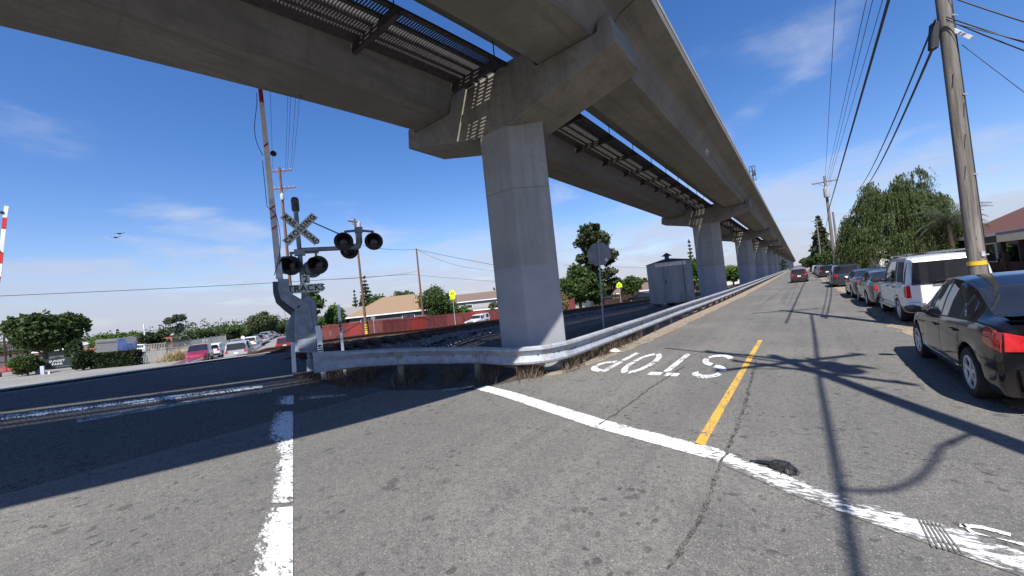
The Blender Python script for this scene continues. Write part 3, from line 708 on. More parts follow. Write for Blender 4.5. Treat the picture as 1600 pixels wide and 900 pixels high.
# posts
acc=0;k=0
for i in range(1,len(SPL)):
    seg=np.linalg.norm(SPL[i]-SPL[i-1]); 
    n0=int(acc/1.95); acc+=seg; n1=int(acc/1.95)
    if n1>n0 and k<70:
        for m in range(n0+1,n1+1):
            t=(m*1.95-(acc-seg))/seg; q=SPL[i-1]*(1-t)+SPL[i]*t; n_=nrm(SPL,i); c=q-n_*.13
            if abs(c[0]+5.0)<.5 and abs(c[1]-8)<.7: continue
            rz=math.atan2(n_[1],n_[0]); b=MB(); b.box((c[0],c[1],Hr(q)+.2),(.2,.15,.9),rz); b.box((q[0]-n_[0]*.02,q[1]-n_[1]*.02,Hr(q)+.5),(.1,.13,.34),rz); b.build('rail_post',M['post_wood'],gr,bevel=.01); k+=1
for i in range(start+6,95,9):
    if i<len(SPL):
        n_=nrm(SPL,i); q=SPL[i]; d_=A([-n_[1],n_[0]]); z=Hr(q)+.29; jb=MB()
        jb.grid([[(q[0]+n_[0]*(o+.006)+d_[0]*s_,q[1]+n_[1]*(o+.006)+d_[1]*s_,z+c) for o,c in prof] for s_ in (-.14,.14)]); jb.build('lap_joint',M['galv_worn'],gr,recalc=False,smooth=True,angle=35)
b=MB()
for i in range(start+4,200,7):
    if i<len(SPL): 
        q=SPL[i];n_=nrm(SPL,i); c=q+n_*.01; b.lathe([(0,0),(.02,0),(.02,.02),(0,.02)],(c[0],c[1],Hr(q)+.51),n=8)
b.build('bolt',M['sig_dark'],gr)
# ---- small posts
def marker(name,label,base,toppx,w,th,mat,rzz,text=None,cat='marker post'):
    o=base; t=thing(name,label,cat,o,rzz); x,z=local(*toppx,o,rzz); zb=min(-.05,H(o[0],o[1])-o[2]-.05)
    b=MB(); b.add([(-w/2,-th/2,zb),(w/2,-th/2,zb),(w/2,th/2,zb),(-w/2,th/2,zb),(x-w/2,-th/2,z),(x+w/2,-th/2,z),(x+w/2,th/2,z),(x-w/2,th/2,z)],[(3,2,1,0),(4,5,6,7),(0,1,5,4),(1,2,6,5),(2,3,7,6),(3,0,4,7)])
    b.build('post_panel',mat,t,bevel=.004)
    if text:
        vs,fs=text_geo(text,w*1.05,.008,0,spacing=.95); f=.45 if len(text)<4 else .62
        m=Matrix.Rotation(R(90),2) 
        tb=MB(); tb.add([(x*f-yy*1.0+0*xx,-th/2-.003,z*f+xx) for xx,yy,_ in vs],fs); tb.build('lettering',M['letter'],t)
    return t
p=at(460,583,9.9); marker('delineator_post','short pale post standing left of the gate mechanism',(p[0],p[1],p[2]),(457.5,531),.10,.05,M['gate_white'],R(66))
p=at(504,566,9.5); p[2]-=.1; marker('marker_post','pale leaning marker plate lettered 119 between the gate mechanism and the guardrail',p,(496.5,509),.12,.03,M['gate_white'],R(64),'119')
p=at(537,562,9.7); p[2]-=.1; marker('marker_post','tall thin white marker post behind the guardrail end, right of the gate mechanism',p,(529,476),.065,.04,M['gate_white'],R(64),'CAUTION')
# stop sign seen from behind
so=GP(943,515); srz=R(30)
t=thing('stop_sign','grey back of an octagonal stop sign on a steel post behind the guardrail','stop sign',so,srz)
x,z=local(936.5,397,so,srz); zt=local(934,376,so,srz)[1]
b=MB(); b.beam((0,0,-.2),(x*1.02,0,zt-.02),.06,.05); b.build('sign_post',M['galv'],t)
r_=.455; b=MB(); b.prism([(x+r_*math.cos(R(22.5+45*i)),z+r_*math.sin(R(22.5+45*i))) for i in range(8)],.035,.047,'xz'); b.build('sign_panel',M['sign_back'],t)
b=MB(); b.box((x+.23,.033,z-.23),(.09,.004,.11)); b.build('sticker',M['plastic'],t)
# metal shed
d=26.5; a=at(1018,475,d+1.2); c=at(1085,470,d-.6); zz=min(a[2],c[2]); 
so=((a[0]+c[0])/2+.1,(a[1]+c[1])/2+.6,H(-8.2,27.3)); srz=math.atan2(c[1]-a[1],c[0]-a[0])+.55
so=tuple(at(1050,474,24)); so=(so[0],so[1],H(so[0],so[1]))
sh=thing('metal_shed','grey corrugated metal shed with roof vent between the stop sign and second pier','shed',so,R(27))
W,D,Hh=2.25,2.25,2.72
b=MB()
for i in range(4):
    pass
def corr(p0,p1,n,inn):
    p0=A(p0,dtype=float);p1=A(p1,dtype=float);P=[]
    for k in range(n*4+1):
        t=k/(n*4); q=p0+(p1-p0)*t; o=(0,0.0,.018,.018)[k%4]; P.append([(q[0]+inn[0]*o,q[1]+inn[1]*o,.18),(q[0]+inn[0]*o,q[1]+inn[1]*o,Hh)])
    b.grid(P)
corr((W/2,-D/2),(W/2,D/2),10,(1,0)); corr((-W/2,D/2),(-W/2,-D/2),10,(-1,0)); corr((W/2,D/2),(-W/2,D/2),10,(0,1))
b.add([(-W/2,-D/2,.18),(W/2,-D/2,.18),(W/2,-D/2,Hh),(-W/2,-D/2,Hh)],[(0,1,2,3)])
b.build('wall',M['tin'],sh)
b=MB(); b.box((-.1,-D/2-.015,1.36),(.9,.03,2.2)); b.build('door',M['tin'],sh,bevel=.008); 
b=MB(); b.box((-.1,-D/2-.012,2.58),(1.8,.012,.24)); b.build('flaking_panel',M['tin_pale'],sh)
b=MB(); b.box((-.45,-D/2-.05,1.5),(.06,.05,.25)); b.box((.62,-D/2-.01,1.45),(.03,.02,2.45)); b.build('latch',M['sig_dark'],sh)
b=MB(); e=.12; h0=Hh-.0
b.add([(-W/2-e,-D/2-e,h0),(W/2+e,-D/2-e,h0),(W/2+e,D/2+e,h0),(-W/2-e,D/2+e,h0),(-.2,-.2,h0+.24),(.2,-.2,h0+.24),(.2,.2,h0+.24),(-.2,.2,h0+.24)],[(3,2,1,0),(4,5,6,7),(0,1,5,4),(1,2,6,5),(2,3,7,6),(3,0,4,7)]); b.build('roof',M['tin_roof'],sh)
b=MB(); b.cyl((0,0,h0+.15),(0,0,h0+.42),.14); b.lathe([(.34,0),(.30,.03),(.05,.2),(.0,.22)],(0,0,h0+.42),n=4); b.build('roof_vent',M['sig_dark'],sh)
b=MB()
for x in (-.85,0,.85): b.box((x,0,.07),(.18,2.25,.24))
b.build('skid',M['tie'],sh)
# litter
p=GP(963,551); t=MB(); 
for i in range(3):
    q=p+A([rng.normal(0,.05),rng.normal(0,.05),.05]); pr=[(0,-.07)]+[(.10*math.sin(PI*k/6)*(1+.3*math.sin(k*2+i)),-.07*math.cos(PI*k/6)) for k in range(1,6)]+[(0,.07)]
    t.lathe(pr,tuple(q),n=9)
t.v=[(x+.015*math.sin(y*70),y+.015*math.sin(z*60+x*40),z) for x,y,z in t.v]
o=t.build('plastic_bag',M['plastic'],smooth=True); tag(o,'crumpled white plastic bag on the dirt in front of the guardrail','bag')
p=GP(1220,737); q=lambda a,c,z=0:(p[0]+a*.62,p[1]+c*.62,z*.75+.014)
b=MB(); rr=random.Random(5)
def lump(cx_,cy_,cz_,rx_,ry_,rz_):
    k=[]
    for i in range(7):
        t=PI*i/6; k.append([(q(cx_+rx_*math.cos(t),cy_+ry_*math.sin(t)*math.cos(2*PI*j/10)*(1+.2*math.sin(j*3+i)),max(0.004,cz_+rz_*math.sin(t)*math.sin(2*PI*j/10)))) for j in range(11)])
    b.grid(k)
lump(.0,.02,.05,.16,.10,.075); lump(.12,-.04,.045,.10,.09,.06); lump(-.06,.05,.04,.10,.07,.05)
for bx0,by0,an0,n_f,lf in ((.02,.06,70,9,.20),(.10,-.03,-60,9,.17),(-.05,.0,150,6,.14)):
    for k in range(n_f):
        an=R(an0+(k-n_f/2)*13+rr.uniform(-5,5)); l=lf*rr.uniform(.75,1.1); d=(math.cos(an),math.sin(an)); w_=.016
        p0=(bx0+d[0]*.02,by0+d[1]*.02,.09-.004*k); p1=(bx0+d[0]*l*.6,by0+d[1]*l*.6,.075); p2=(bx0+d[0]*l,by0+d[1]*l,.012+.006*k)
        nx_,ny_=-d[1]*w_,d[0]*w_
        b.add([q(p0[0]-nx_*.5,p0[1]-ny_*.5,p0[2]),q(p0[0]+nx_*.5,p0[1]+ny_*.5,p0[2]),q(p1[0]+nx_,p1[1]+ny_,p1[2]),q(p1[0]-nx_,p1[1]-ny_,p1[2]),q(p2[0]+nx_*.4,p2[1]+ny_*.4,p2[2]),q(p2[0]-nx_*.4,p2[1]-ny_*.4,p2[2])],[(0,1,2,3),(3,2,4,5)])
for c,l in ((.05,.34),(.075,.27),(.10,.24)): b.beam(q(-.08,c,.06),q(-.08-l,c+.05,.03),.022,.006)
o=b.build('dead_bird',simple('black_feathers',(.014,.014,.015),.55,var=.4,scale=30)); tag(o,'black feathered dead bird lying on the asphalt near the white stop line','dead bird')
# ---------------------------------------------------------------- utility poles and wires
def hz(px,py,z):
    r=ray(px,py); return EYE+r*((z-CAMH)/r[2])
def upole(label,base,h,r,mat,arms=(),group='utility poles',can=None,lean=(0,0),rz=0.,extra=None):
    t=thing('utility_pole',label,'utility pole',base,rz,group)
    b=MB(); n=9; pts=[(lean[0]*k/n,lean[1]*k/n,-.4+(h+.4)*k/n) for k in range(n+1)]; b.tube(pts,[r*(1-.36*k/n) for k in range(n+1)],18); b.build('pole_shaft',mat,t,smooth=True)
    for z,hl,ang,ins in arms:
        ox,oy=lean[0]*z/h,lean[1]*z/h
        b=MB(); m=(math.cos(ang),math.sin(ang)); b.beam((ox-m[0]*hl-m[1]*.12,oy-m[1]*hl+m[0]*.12,z),(ox+m[0]*hl-m[1]*.12,oy+m[1]*hl+m[0]*.12,z),.10,.13)
        for s in (-1,1): b.beam((ox,oy,z-.65),(ox+s*m[0]*hl*.55,oy+s*m[1]*hl*.55,z-.05),.03,.04)
        c=b.build('crossarm',mat,t)
        b=MB()
        for k in range(ins):
            f=(-.92+1.84*k/max(1,ins-1))*hl; b.lathe([(0,0),(.045,0),(.065,.08),(.03,.14),(.05,.2),(0,.22)],(ox+m[0]*f-m[1]*.12,oy+m[1]*f+m[0]*.12,z+.06),n=8)
        b.build('insulator',M['insul'],c,smooth=True)
    if can:
        z,cx_,cy_,rr,hh=can; b=MB(); b.lathe([(0,0),(rr*.9,0),(rr,.06),(rr,hh-.05),(rr*.8,hh),(.05,hh+.03),(.04,hh+.2),(0,hh+.2)],(cx_,cy_,z),n=16); b.build('transformer',M['insul'],t,smooth=True)
    if extra: extra(t)
    return t
def pb(px,py,d): p=at(px,py,d); p[2]=H(p[0],p[1]); return p
def ph(base,px,py):
    d=(A(base)-EYE)@FW; return at(px,py,d)[2]-base[2]
p=pb(463,545,42); upole('tall brown utility pole with two crossarms behind the crossing signal mast',p,ph(p,441,259),.19,M['pole_brown'],[(ph(p,441,264),1.25,R(40),4),(ph(p,442,292),1.5,R(40),6)],can=(ph(p,443,312),.3,-.1,.2,.7))
POLE_L=p
p=pb(574,530,46); upole('leaning brown utility pole with a twisted top arm rising in front of the red fence',p,ph(p,559,340),.17,M['pole_brown'],[(ph(p,559,345),.9,R(100),3)],can=(ph(p,560,357),.3,.2,.22,.8),lean=(-.1,-.1))
POLE_M=p
def yb(t):
    b=MB(); b.lathe([(.185,0),(.185,.5),(.18,.5),(.18,0)],(0,0,.5)); 
    for k in range(3): b.lathe([(.19,0),(.19,.12),(.18,.12),(.18,0)],(0,0,1.1+.28*k))
    b.build('yellow_band',M['yellow'],t)
yb(bpy.data.objects['utility_pole.001'])
p=pb(663,513,52); upole('short brown utility pole without crossarms standing before the tan roofed house',p,ph(p,651.5,388),.16,M['pole_brown']); POLE_C=p
p=pb(228,547,70); upole('slim white pole above the chain link fence on the left',p,ph(p,227,506),.13,M['gate_white'],group='slim poles on the left',can=(ph(p,228,516),.3,0,.15,.35))
p=pb(416,533,95); upole('small street lamp pole in front of the big rounded tree on the left',p,ph(p,415,506),.09,M['sig_dark'],group='slim poles on the left',extra=lambda t:(lambda b:(b.box((.6,0,ph(t.location,415,506)-.1),(1.3,.12,.1)),b.build('lamp_arm',M['sig_grey'],t)))(MB()))
p=pb(330,540,110); upole('small grey pole between the dark trees on the left horizon',p,ph(p,329,514),.1,M['sig_grey'],group='slim poles on the left')
p=pb(358,538,110); upole('small grey pole left of the silver estate car, on the left horizon',p,ph(p,357,512),.1,M['sig_grey'],group='slim poles on the left')
# big near pole on the right
pd=GP(1541,524); PD=pd
def near_extra(t):
    b=MB(); pts=[(.21*math.cos(R(5))-.085*0+.02-.07*k/9,.05,-.1+11.3*k/9) for k in range(10)]; b.tube([(.165-.05*k/9,.02,-.1+11.5*k/9) for k in range(10)],.04,10); b.build('conduit',M['black'],t,smooth=True)
    b=MB()
    for k in range(1,6):
        z=1.8*k; b.beam((.05,-.13,z),(.19,-.04,z),.015,.03)
    b.build('conduit_strap',M['galv'],t)
    z=ph(pd,1528,411); b=MB(); b.lathe([(.143,-.045),(.15,-.045),(.15,.045),(.143,.045)],(0,0,z),n=24); b.build('yellow_band',M['yellow'],t,smooth=True)
    z=ph(pd,1529,397); b=MB(); b.box((.02,-.15,z),(.06,.03,.11)); b.build('tag_plate',M['insul'],t)
    x,z=local(1459,57,pd,R(20)); b=MB(); b.box((x,0,z),(.14,.14,.6),ry=R(8)); b.build('cable_box',M['black'],t,bevel=.02)
    b=MB(); x,z=local(1480,8,pd,R(20)); b.beam((.1,0,z-.35),(x,0,z),.04,.05); b.box((x,0,z+.1),(.1,.1,.3)); b.build('bracket_arm',M['rust'],t)
    b=MB()
    for z in (1.9,2.6,3.5,4.2,4.9,5.6): 
        a=-1.9+.5*math.sin(z*3); b.beam((.128*math.cos(a),.128*math.sin(a),z),(.135*math.cos(a+.3),.135*math.sin(a+.3),z+.3),.01,.012)
    b.build('crack_line',M['black'],t)
    b=MB(); x,z=local(1484,44,pd,R(20)); x2,z2=local(1503,70,pd,R(20)); b.beam((x,.0,z),(x2,-.25,z2),.06,.06); b.build('guy_guard',M['plastic'],t)
upole('thick weathered grey utility pole with a yellow band behind the black sedan',pd,11.6,.15,M['pole_grey'],[(10.9,1.3,0,4)],extra=near_extra,rz=R(20))
# off-frame pole whose shadow lies on the road
PG=A([3.3,2.25,0]); tg=upole('grey utility pole with crossarms and transformer outside the right edge of the photo',PG,11.5,.17,M['pole_grey'],[(11.2,1.7,R(153),4),(10.3,1.6,R(40),4),(9.6,1.5,R(150),3)],can=(9.2,.4,.2,.27,.9))
b=MB(); b.tube([(0,0,10.2),(-1.2,.6,10.7),(-2.8,1.3,10.9)],.05,6); b.build('street_lamp_arm',M['galv'],tg)
# receding line on the right
pe=pb(1309,446,40); upole('grey utility pole with a white transformer in front of the big drooping tree',pe,ph(pe,1292,274),.17,M['pole_grey'],[(ph(pe,1292.5,283),1.1,R(10),3)],group='poles along the right kerb',can=(ph(pe,1297,308),0,-.33,.27,1.05))
p=pb(1315.5,446,41); upole('plain grey pole close beside the transformer pole on the right',p,ph(p,1309,330),.13,M['pole_grey'],group='poles along the right kerb')
for px,py,pt,tp,d,l in ((1285,421,1276,343,85,'third grey utility pole of the receding line past the drooping tree'),(1277,421,1270,362,120,'fourth grey utility pole of the receding line past the drooping tree'),(1271,420,1265.5,382,170,'fifth grey utility pole of the receding line past the drooping tree'),(1266,419,1262,400,250,'farthest tiny utility pole of the receding line on the right')):
    p=pb(px,py,d); upole(l,p,ph(p,pt,tp),.17,M['pole_grey'],[(ph(p,pt,tp+2),1.0,R(10),2)],group='poles along the right kerb')
# wires
def wire(label,p0,p1,r,sag=.3,n=18,group='overhead wires'):
    p0=A(p0,dtype=float);p1=A(p1,dtype=float); b=MB(); pts=[]
    for i in range(n+1):
        t=i/n; q=p0+(p1-p0)*t; q[2]-=4*sag*t*(1-t); pts.append(tuple(q))
    b.tube(pts,r,6); o=b.build('overhead_wire',M['cable'],smooth=True,recalc=False); return tag(o,label,'wire',group)
wire('long dark wire crossing the left sky to the crossing signal',at(-60,465,26),at(640,428.5,48),.025,.15)
wire('wire dipping to the right of the short brown pole, lower of two',at(640,428.5,48),at(830,443,48),.02,.1)
wire('thin wire from the crossing signal to the short brown pole, below the flashing lights',at(500,437,46),at(651,424,52),.016,.25)
wire('wire sagging from the leaning brown pole to the top of the short brown pole',at(561,382,46),at(652,389,52),.022,.35)
wire('upper wire from the top of the short brown pole to the nearest pier',at(652,390,52),at(830,424,40),.025,.1)
wire('lower sagging wire from the top of the short brown pole to the nearest pier',at(653,391,52),at(830,418,44),.018,1.3)
wire('wire behind the back of the stop sign, left of the metal shed',at(880,414,60),at(1100,420,70),.02,.1)
zt=ph(POLE_L,441,262)+POLE_L[2]
for k,(x0,x1,y1) in enumerate(((426,421,150),(446,450,166),(449,455,168),(454,463,170),(457,470,172))):
    wire('%s of the thin wires rising from the two-armed brown pole to the viaduct'%['leftmost','second from left','third from left','fourth from left','rightmost'][k],at(x0,263,42),hz(x1,y1-40,zt),.013,.2)
wire('thin wire dropping from the two-armed brown pole past the gate arm',at(424,293,42),at(446,500,30),.012,.1)
# right side
ze=at(1296,320,40)[2]
wire('thick black cable running over the right kerb to the transformer pole',at(1296.5,322,40),hz(1420,-110,ze),.035,-.0)
wire('thick black cable continuing behind the transformer pole',at(1296.5,322,40),at(1288,362,85),.03,.3)
zt=at(1292,284,40)[2]
for k,(x,dx) in enumerate(((1289,1306),(1291,1356),(1294,1366),(1296,1382))):
    wire('%s of the thin wires over the right kerb'%['leftmost','second from left','third from left','rightmost'][k],at(x,284,40),hz(dx,-10,zt),.011,.0)
PDD=float((A(pd)-EYE)@FW)
wire('left of the twin cables from the thick pole down to the drooping tree',at(1462,30,PDD),at(1338,300,40),.022,.5)
wire('right of the twin cables from the thick pole down to the drooping tree',at(1458,74,PDD),at(1345,300,40),.028,.5)
for k,(p0,e,r) in enumerate((((1478,26),(7.62,12.4,2.75),.012),((1478,30),(7.62,13.6,2.95),.012),((1480,33),(7.62,11.2,2.5),.010),((1484,-5),(7.62,11.8,2.6),.013))):
    wire('%s of the house service wires right of the thick pole'%['second','top','lowest','steepest'][k],at(*p0,PDD),A(e),r,.25)
wire('thin guy wire sloping right below the white guard on the thick pole',at(1503,70,PDD),A([6.6,12.6,.1]),.006,.0)
# cables overhead, out of frame, that shade the road
wire('heavy cable strung between the two near right poles, above the frame',PG+A([-.36,.1,8.25]),pd+A([-.08,0,8.3]),.04,.05)
wire('heavy cable reaching back from the near right pole, above the frame',PG+A([-.36,.1,8.25]),A([2.9,-32,8.3]),.04,.1)
b=MB(); pts=[]
for (px,py),z in (((1306,766),8.15),((1340,768),7.7),((1385,767),7.4),((1420,756),7.2),((1448,735),7.1),((1468,700),7.2)):
    q=GP(px,py); pts.append(A([q[0]+.345*z,q[1]-.70*z,z]))
pts=spline(pts,5); b.tube([tuple(p) for p in pts]+[tuple(PG+A([-.1,-.1,5.6]))],.03,6); o=b.build('overhead_wire',M['cable'],smooth=True); tag(o,'slack cable loop hanging off the near right pole, above the frame','wire','overhead wires')
# ---------------------------------------------------------------- trees and shrubs
LM={'oak':leaf_mat('oak_leaf',(.026,.05,.014),(.065,.105,.026)),'park':leaf_mat('park_leaf',(.028,.05,.015),(.065,.095,.028),flower=((.55,.50,.36),.71)),
 'bright':leaf_mat('bright_leaf',(.05,.10,.02),(.10,.17,.035)),'olive':leaf_mat('olive_leaf',(.045,.062,.03),(.095,.115,.05)),'dark':leaf_mat('dark_leaf',(.018,.032,.012),(.04,.06,.02)),
 'pine':leaf_mat('pine_needle',(.022,.035,.018),(.055,.07,.03),.2),'willow':leaf_mat('willow_leaf',(.036,.054,.019),(.085,.11,.036),.3,.8),'dry':leaf_mat('dry_leaf',(.16,.13,.06),(.24,.2,.1)),'grey':leaf_mat('grey_leaf',(.06,.08,.055),(.12,.14,.09)),'hedge':leaf_mat('hedge_leaf',(.012,.022,.009),(.03,.045,.016))}
BARK=wood('bark',(.12,.09,.065),.5,10)
def leaves(C,size,rngx,up=.0,ln=1.5,flat=None):
    n=len(C); C=np.asarray(C); u=rngx.normal(size=(n,3)); u/=np.linalg.norm(u,axis=1)[:,None]
    if flat is not None: u=u*(1-flat[0])+np.asarray(flat[1])[None]*flat[0]; u/=np.linalg.norm(u,axis=1)[:,None]
    w=rngx.normal(size=(n,3)); w-= (w*u).sum(1)[:,None]*u; w/=np.linalg.norm(w,axis=1)[:,None]
    s=size*rngx.uniform(.45,1.35,(n,1)); V=np.stack([C-u*s*ln*.5,C+w*s*.5-u*s*.05,C+u*s*ln*.5,C-w*s*.5+u*s*.05],1).reshape(-1,3)
    return V,np.arange(n*4).reshape(n,4)
def crown_pts(blobs,n,rg):
    B=np.array(blobs); vol=(B[:,3]*B[:,4]*B[:,5])**(2/3); idx=rg.choice(len(B),n,p=vol/vol.sum()); d=rg.normal(size=(n,3)); d/=np.linalg.norm(d,axis=1)[:,None]
    r=(.35+.72*rg.random((n,1))**.7)
    r=np.where(rg.random((n,1))<.10,r*rg.uniform(1.05,1.38,(n,1)),r); P=B[idx,:3]+d*r*B[idx,3:6]; P+=rg.normal(size=P.shape)*B[idx,3:4]*.12
    return P
def tree(name,label,bx,by,ytop,wpx,d,leaf,n=5000,size=None,trunk=.25,shape='round',seed=0,cat='tree',group=None,base=None,nb=26,trunk_r=.035):
    rg=np.random.default_rng(seed+int(bx)); p=at(bx,by,d) if base is None else A(base,dtype=float)
    if base is None:
        p[2]=H(p[0],p[1])
    th=math.hypot((bx-800)/F,0); ca=1/math.sqrt(1+th*th)
    Ht=(at(bx,ytop,d)[2]-p[2]); W=wpx*d/F*(ca**.6)
    t=thing(name,label,cat,p,rg.uniform(0,6),group)
    blobs=[]
    if shape in('round','bush','wide'):
        z0=Ht*trunk; hc=(Ht-z0)/2; cz=z0+hc
        for i in range(nb):
            q=rg.normal(size=3); q/=np.linalg.norm(q); r=rg.random()**.4*.74; q=q*r
            if shape=='bush': q[2]=q[2]*.95
            s=rg.uniform(.2,.36); blobs.append((q[0]*W/2,q[1]*W/2,cz+q[2]*hc,s*W/2*1.1,s*W/2*1.1,s*hc*1.0*(1.1 if shape!='wide' else 1)))
    elif shape=='pine':
        for i in range(nb):
            f=rg.random(); z=Ht*(trunk+(1-trunk)*f*.97); rr=W/2*(1-.55*f**1.4)*(.85 if f<.12 else 1); a=rg.uniform(0,6.28); q=rr*rg.uniform(.25,.85); s=W/2*rg.uniform(.2,.36)
            blobs.append((q*math.cos(a),q*math.sin(a),z,s,s,s*.62))
        blobs.append((0,0,Ht*.95,W*.1,W*.1,Ht*.06))
    elif shape=='conifer':
        k=0
        for i in range(nb):
            f=(i+.5)/nb; z=Ht*(trunk+(1-trunk)*f); rr=W/2*(1-f)**.85
            for j in range(5):
                a=k*2.4+rg.uniform(-.3,.3); k+=1; q=rr*rg.uniform(.3,.8); s=max(rr*.42,W*.045); blobs.append((q*math.cos(a),q*math.sin(a),z-q*.12,s,s,s*.4))
        blobs.append((0,0,Ht*.98,W*.03,W*.03,Ht*.03))
    elif shape=='spindly':
        for i in range(nb):
            f=rg.random(); z=Ht*(trunk+(1-trunk)*f); a=rg.uniform(0,6.28); q=W/2*rg.uniform(.1,.75); s=W*rg.uniform(.12,.22); blobs.append((q*math.cos(a),q*math.sin(a),z,s,s,s*.8))
    pts=crown_pts(blobs,int(n*1.35),rg); pts=pts[pts[:,2]>.05]
    size=size or max(W*.03,d*2.4/F)
    V,Fq=leaves(pts,size,rg); o=np_mesh('crown',V,Fq,LM[leaf],t)
    b=MB(); tr=max(.06,Ht*trunk_r)
    b.tube([(0,0,-.3),(0,0,Ht*.08),(W*.015,0,Ht*.35),(W*.01,W*.01,Ht*.62),(0,0,Ht*.85)],[tr*1.35,tr,tr*.8,tr*.45,tr*.15],9)
    for k in range(7):
        q=blobs[int(rg.integers(len(blobs)))]; z=min(q[2]*.75,Ht*rg.uniform(max(.15,trunk*.8),.55)); b.tube([(0,0,z),(q[0]*.5,q[1]*.5,(z+q[2])/2+.1*Ht*.1),(q[0],q[1],q[2])],[tr*.45,tr*.3,tr*.08],6)
    if shape!='bush' or trunk>.05: b.build('trunk',BARK,t,smooth=True)
    else: b.build('stems',BARK,t,smooth=True)
    return t
g='trees behind the park on the left'
tree('broadleaf_tree','broad dark tree with pale blossom behind the park sign at far left',74,578,483,118,43,'park',11000,.34,.26,'wide',nb=34)
tree('shrub','round clipped green bush left of the park sign',44,590,550,54,36.5,'oak',3800,.15,.0,'bush',cat='bush',nb=30)
tree('shrub','dark rounded shrub right of the park sign',132,582,543,46,37.5,'hedge',4200,.16,.0,'bush',cat='bush',nb=30)
tree('shrub','dark mid sized shrub behind the park sign panel',118,577,528,32,42,'dark',2500,.2,.0,'bush',cat='bush')
tree('broadleaf_tree','yellowish green tree behind the billboard on the left',165,556,521,50,75,'bright',3000,None,.15,group=g)
tree('broadleaf_tree','bright green tree right of the billboard top on the left',205,556,517,44,80,'bright',2600,None,.15,group=g)
tree('conifer_tree','tiny pointed conifer above the billboard',187,556,514,16,95,'pine',1200,None,.1,'conifer',nb=8)
tree('broadleaf_tree','dark wide tree behind the chain link fence, left of the spindly tree',248,552,514,62,72,'dark',4200,None,.12,'wide',group=g)
tree('eucalyptus_tree','tall thin pale eucalyptus rising above the chain link fence',280,552,489,34,66,'grey',1700,.34,.3,'spindly',nb=15,trunk_r=.014)
tree('broadleaf_tree','dark tree right of the eucalyptus behind the chain link fence',302,551,519,34,80,'dark',2500,None,.12,group=g)
tree('broadleaf_tree','dark domed tree above the red parked car',325,549,513,50,82,'dark',3600,None,.1,'wide',group=g)
tree('broadleaf_tree','green tree above the white saloon on the left',360,546,512,44,90,'oak',3000,None,.12,group=g)
tree('broadleaf_tree','small green tree left of the big rounded tree on the left',384,544,513,34,92,'oak',2400,None,.12,group=g)
tree('broadleaf_tree','big dense rounded olive tree left of the crossing signal',414,542,487,56,84,'olive',6500,None,.1,'round',nb=30,group=g)
tree('broadleaf_tree','low dark tree touching the left side of the crossing signal',440,541,509,26,95,'dark',1800,None,.1,group=g)
tree('broadleaf_tree','tall slender green tree right behind the gate mechanism',497,548,448,46,58,'bright',4600,None,.05,'pine',nb=34,group='trees behind the red fence')
tree('broadleaf_tree','light green tree at the left end of the red fence',530,540,474,44,62,'bright',3600,None,.1,'round',group='trees behind the red fence')
tree('conifer_tree','sparse dark conifer behind the leaning brown pole',579,532,430,36,92,'pine',2400,.42,.2,'conifer',nb=12)
tree('conifer_tree','narrow dark conifer left of the sparse conifer',561,532,452,16,95,'pine',1300,.42,.15,'conifer',nb=10)
tree('broadleaf_tree','wide green tree behind the tan roof, left part',600,525,450,72,84,'oak',4200,None,.1,'round',group='trees behind the red fence')
tree('broadleaf_tree','green tree behind the peak of the tan roof',635,522,445,56,84,'oak',3400,None,.1,'round',group='trees behind the red fence')
tree('broadleaf_tree','large green tree hanging over the red fence, left of the yellow school sign',690,521,445,76,62,'oak',6500,None,.12,'round',nb=32,group='trees behind the red fence')
tree('broadleaf_tree','small tree in front of the red fence at the short brown pole',664,524,494,28,56,'bright',1500,.3,.35,'round',nb=12,trunk_r=.03)
tree('shrub','leafy green bush above the red fence, right of the yellow school sign',728,512,478,32,64,'bright',2400,None,.1,'bush',cat='bush')
tree('shrub','green bush beside the nearest pier, above the white pickup',775,508,471,24,70,'olive',1700,None,.1,'bush',cat='bush')
tree('conifer_tree','tip of a dark conifer over the long brown roof',777,500,449,10,95,'pine',800,None,.3,'conifer',nb=7)
tree('pine_tree','tall dark pine behind the back of the stop sign',937,478,349,78,60,'pine',9500,.42,.18,'pine',nb=48)
tree('broadleaf_tree','full green tree in front of the dark pine',908,484,414,64,46,'oak',7000,.3,.16,'round',nb=34,group='trees across the tracks')
tree('broadleaf_tree','lower green tree at the foot of the dark pine, behind the stop sign post',938,484,440,36,47,'oak',3000,.28,.2,'round',group='trees across the tracks')
tree('shrub','dry yellowish shrub close to the nearest pier',885,489,457,17,42,'dry',1300,.17,.1,'bush',cat='bush')
tree('broadleaf_tree','small round street tree left of the metal shed',990,474,431,42,66,'oak',3300,None,.35,'round',group='trees across the tracks')
tree('broadleaf_tree','small dark tree half hidden by the metal shed',1012,472,433,22,80,'oak',1700,None,.2,'round',group='trees across the tracks')
tree('broadleaf_tree','yellow green tree between the metal shed and the second pier',1087,464,400,42,64,'bright',4200,None,.25,'round',group='trees across the tracks')
tree('conifer_tree','dark conifer top above the metal shed',1086,460,374,22,110,'pine',2200,None,.05,'conifer',nb=14)
tree('broadleaf_tree','low green tree between the second and third piers',1147,448,413,44,100,'bright',3000,None,.1,'wide',group='trees across the tracks')
tree('broadleaf_tree','low dark tree just right of the second pier',1128,450,422,24,110,'oak',1500,None,.1,'wide',group='trees across the tracks')
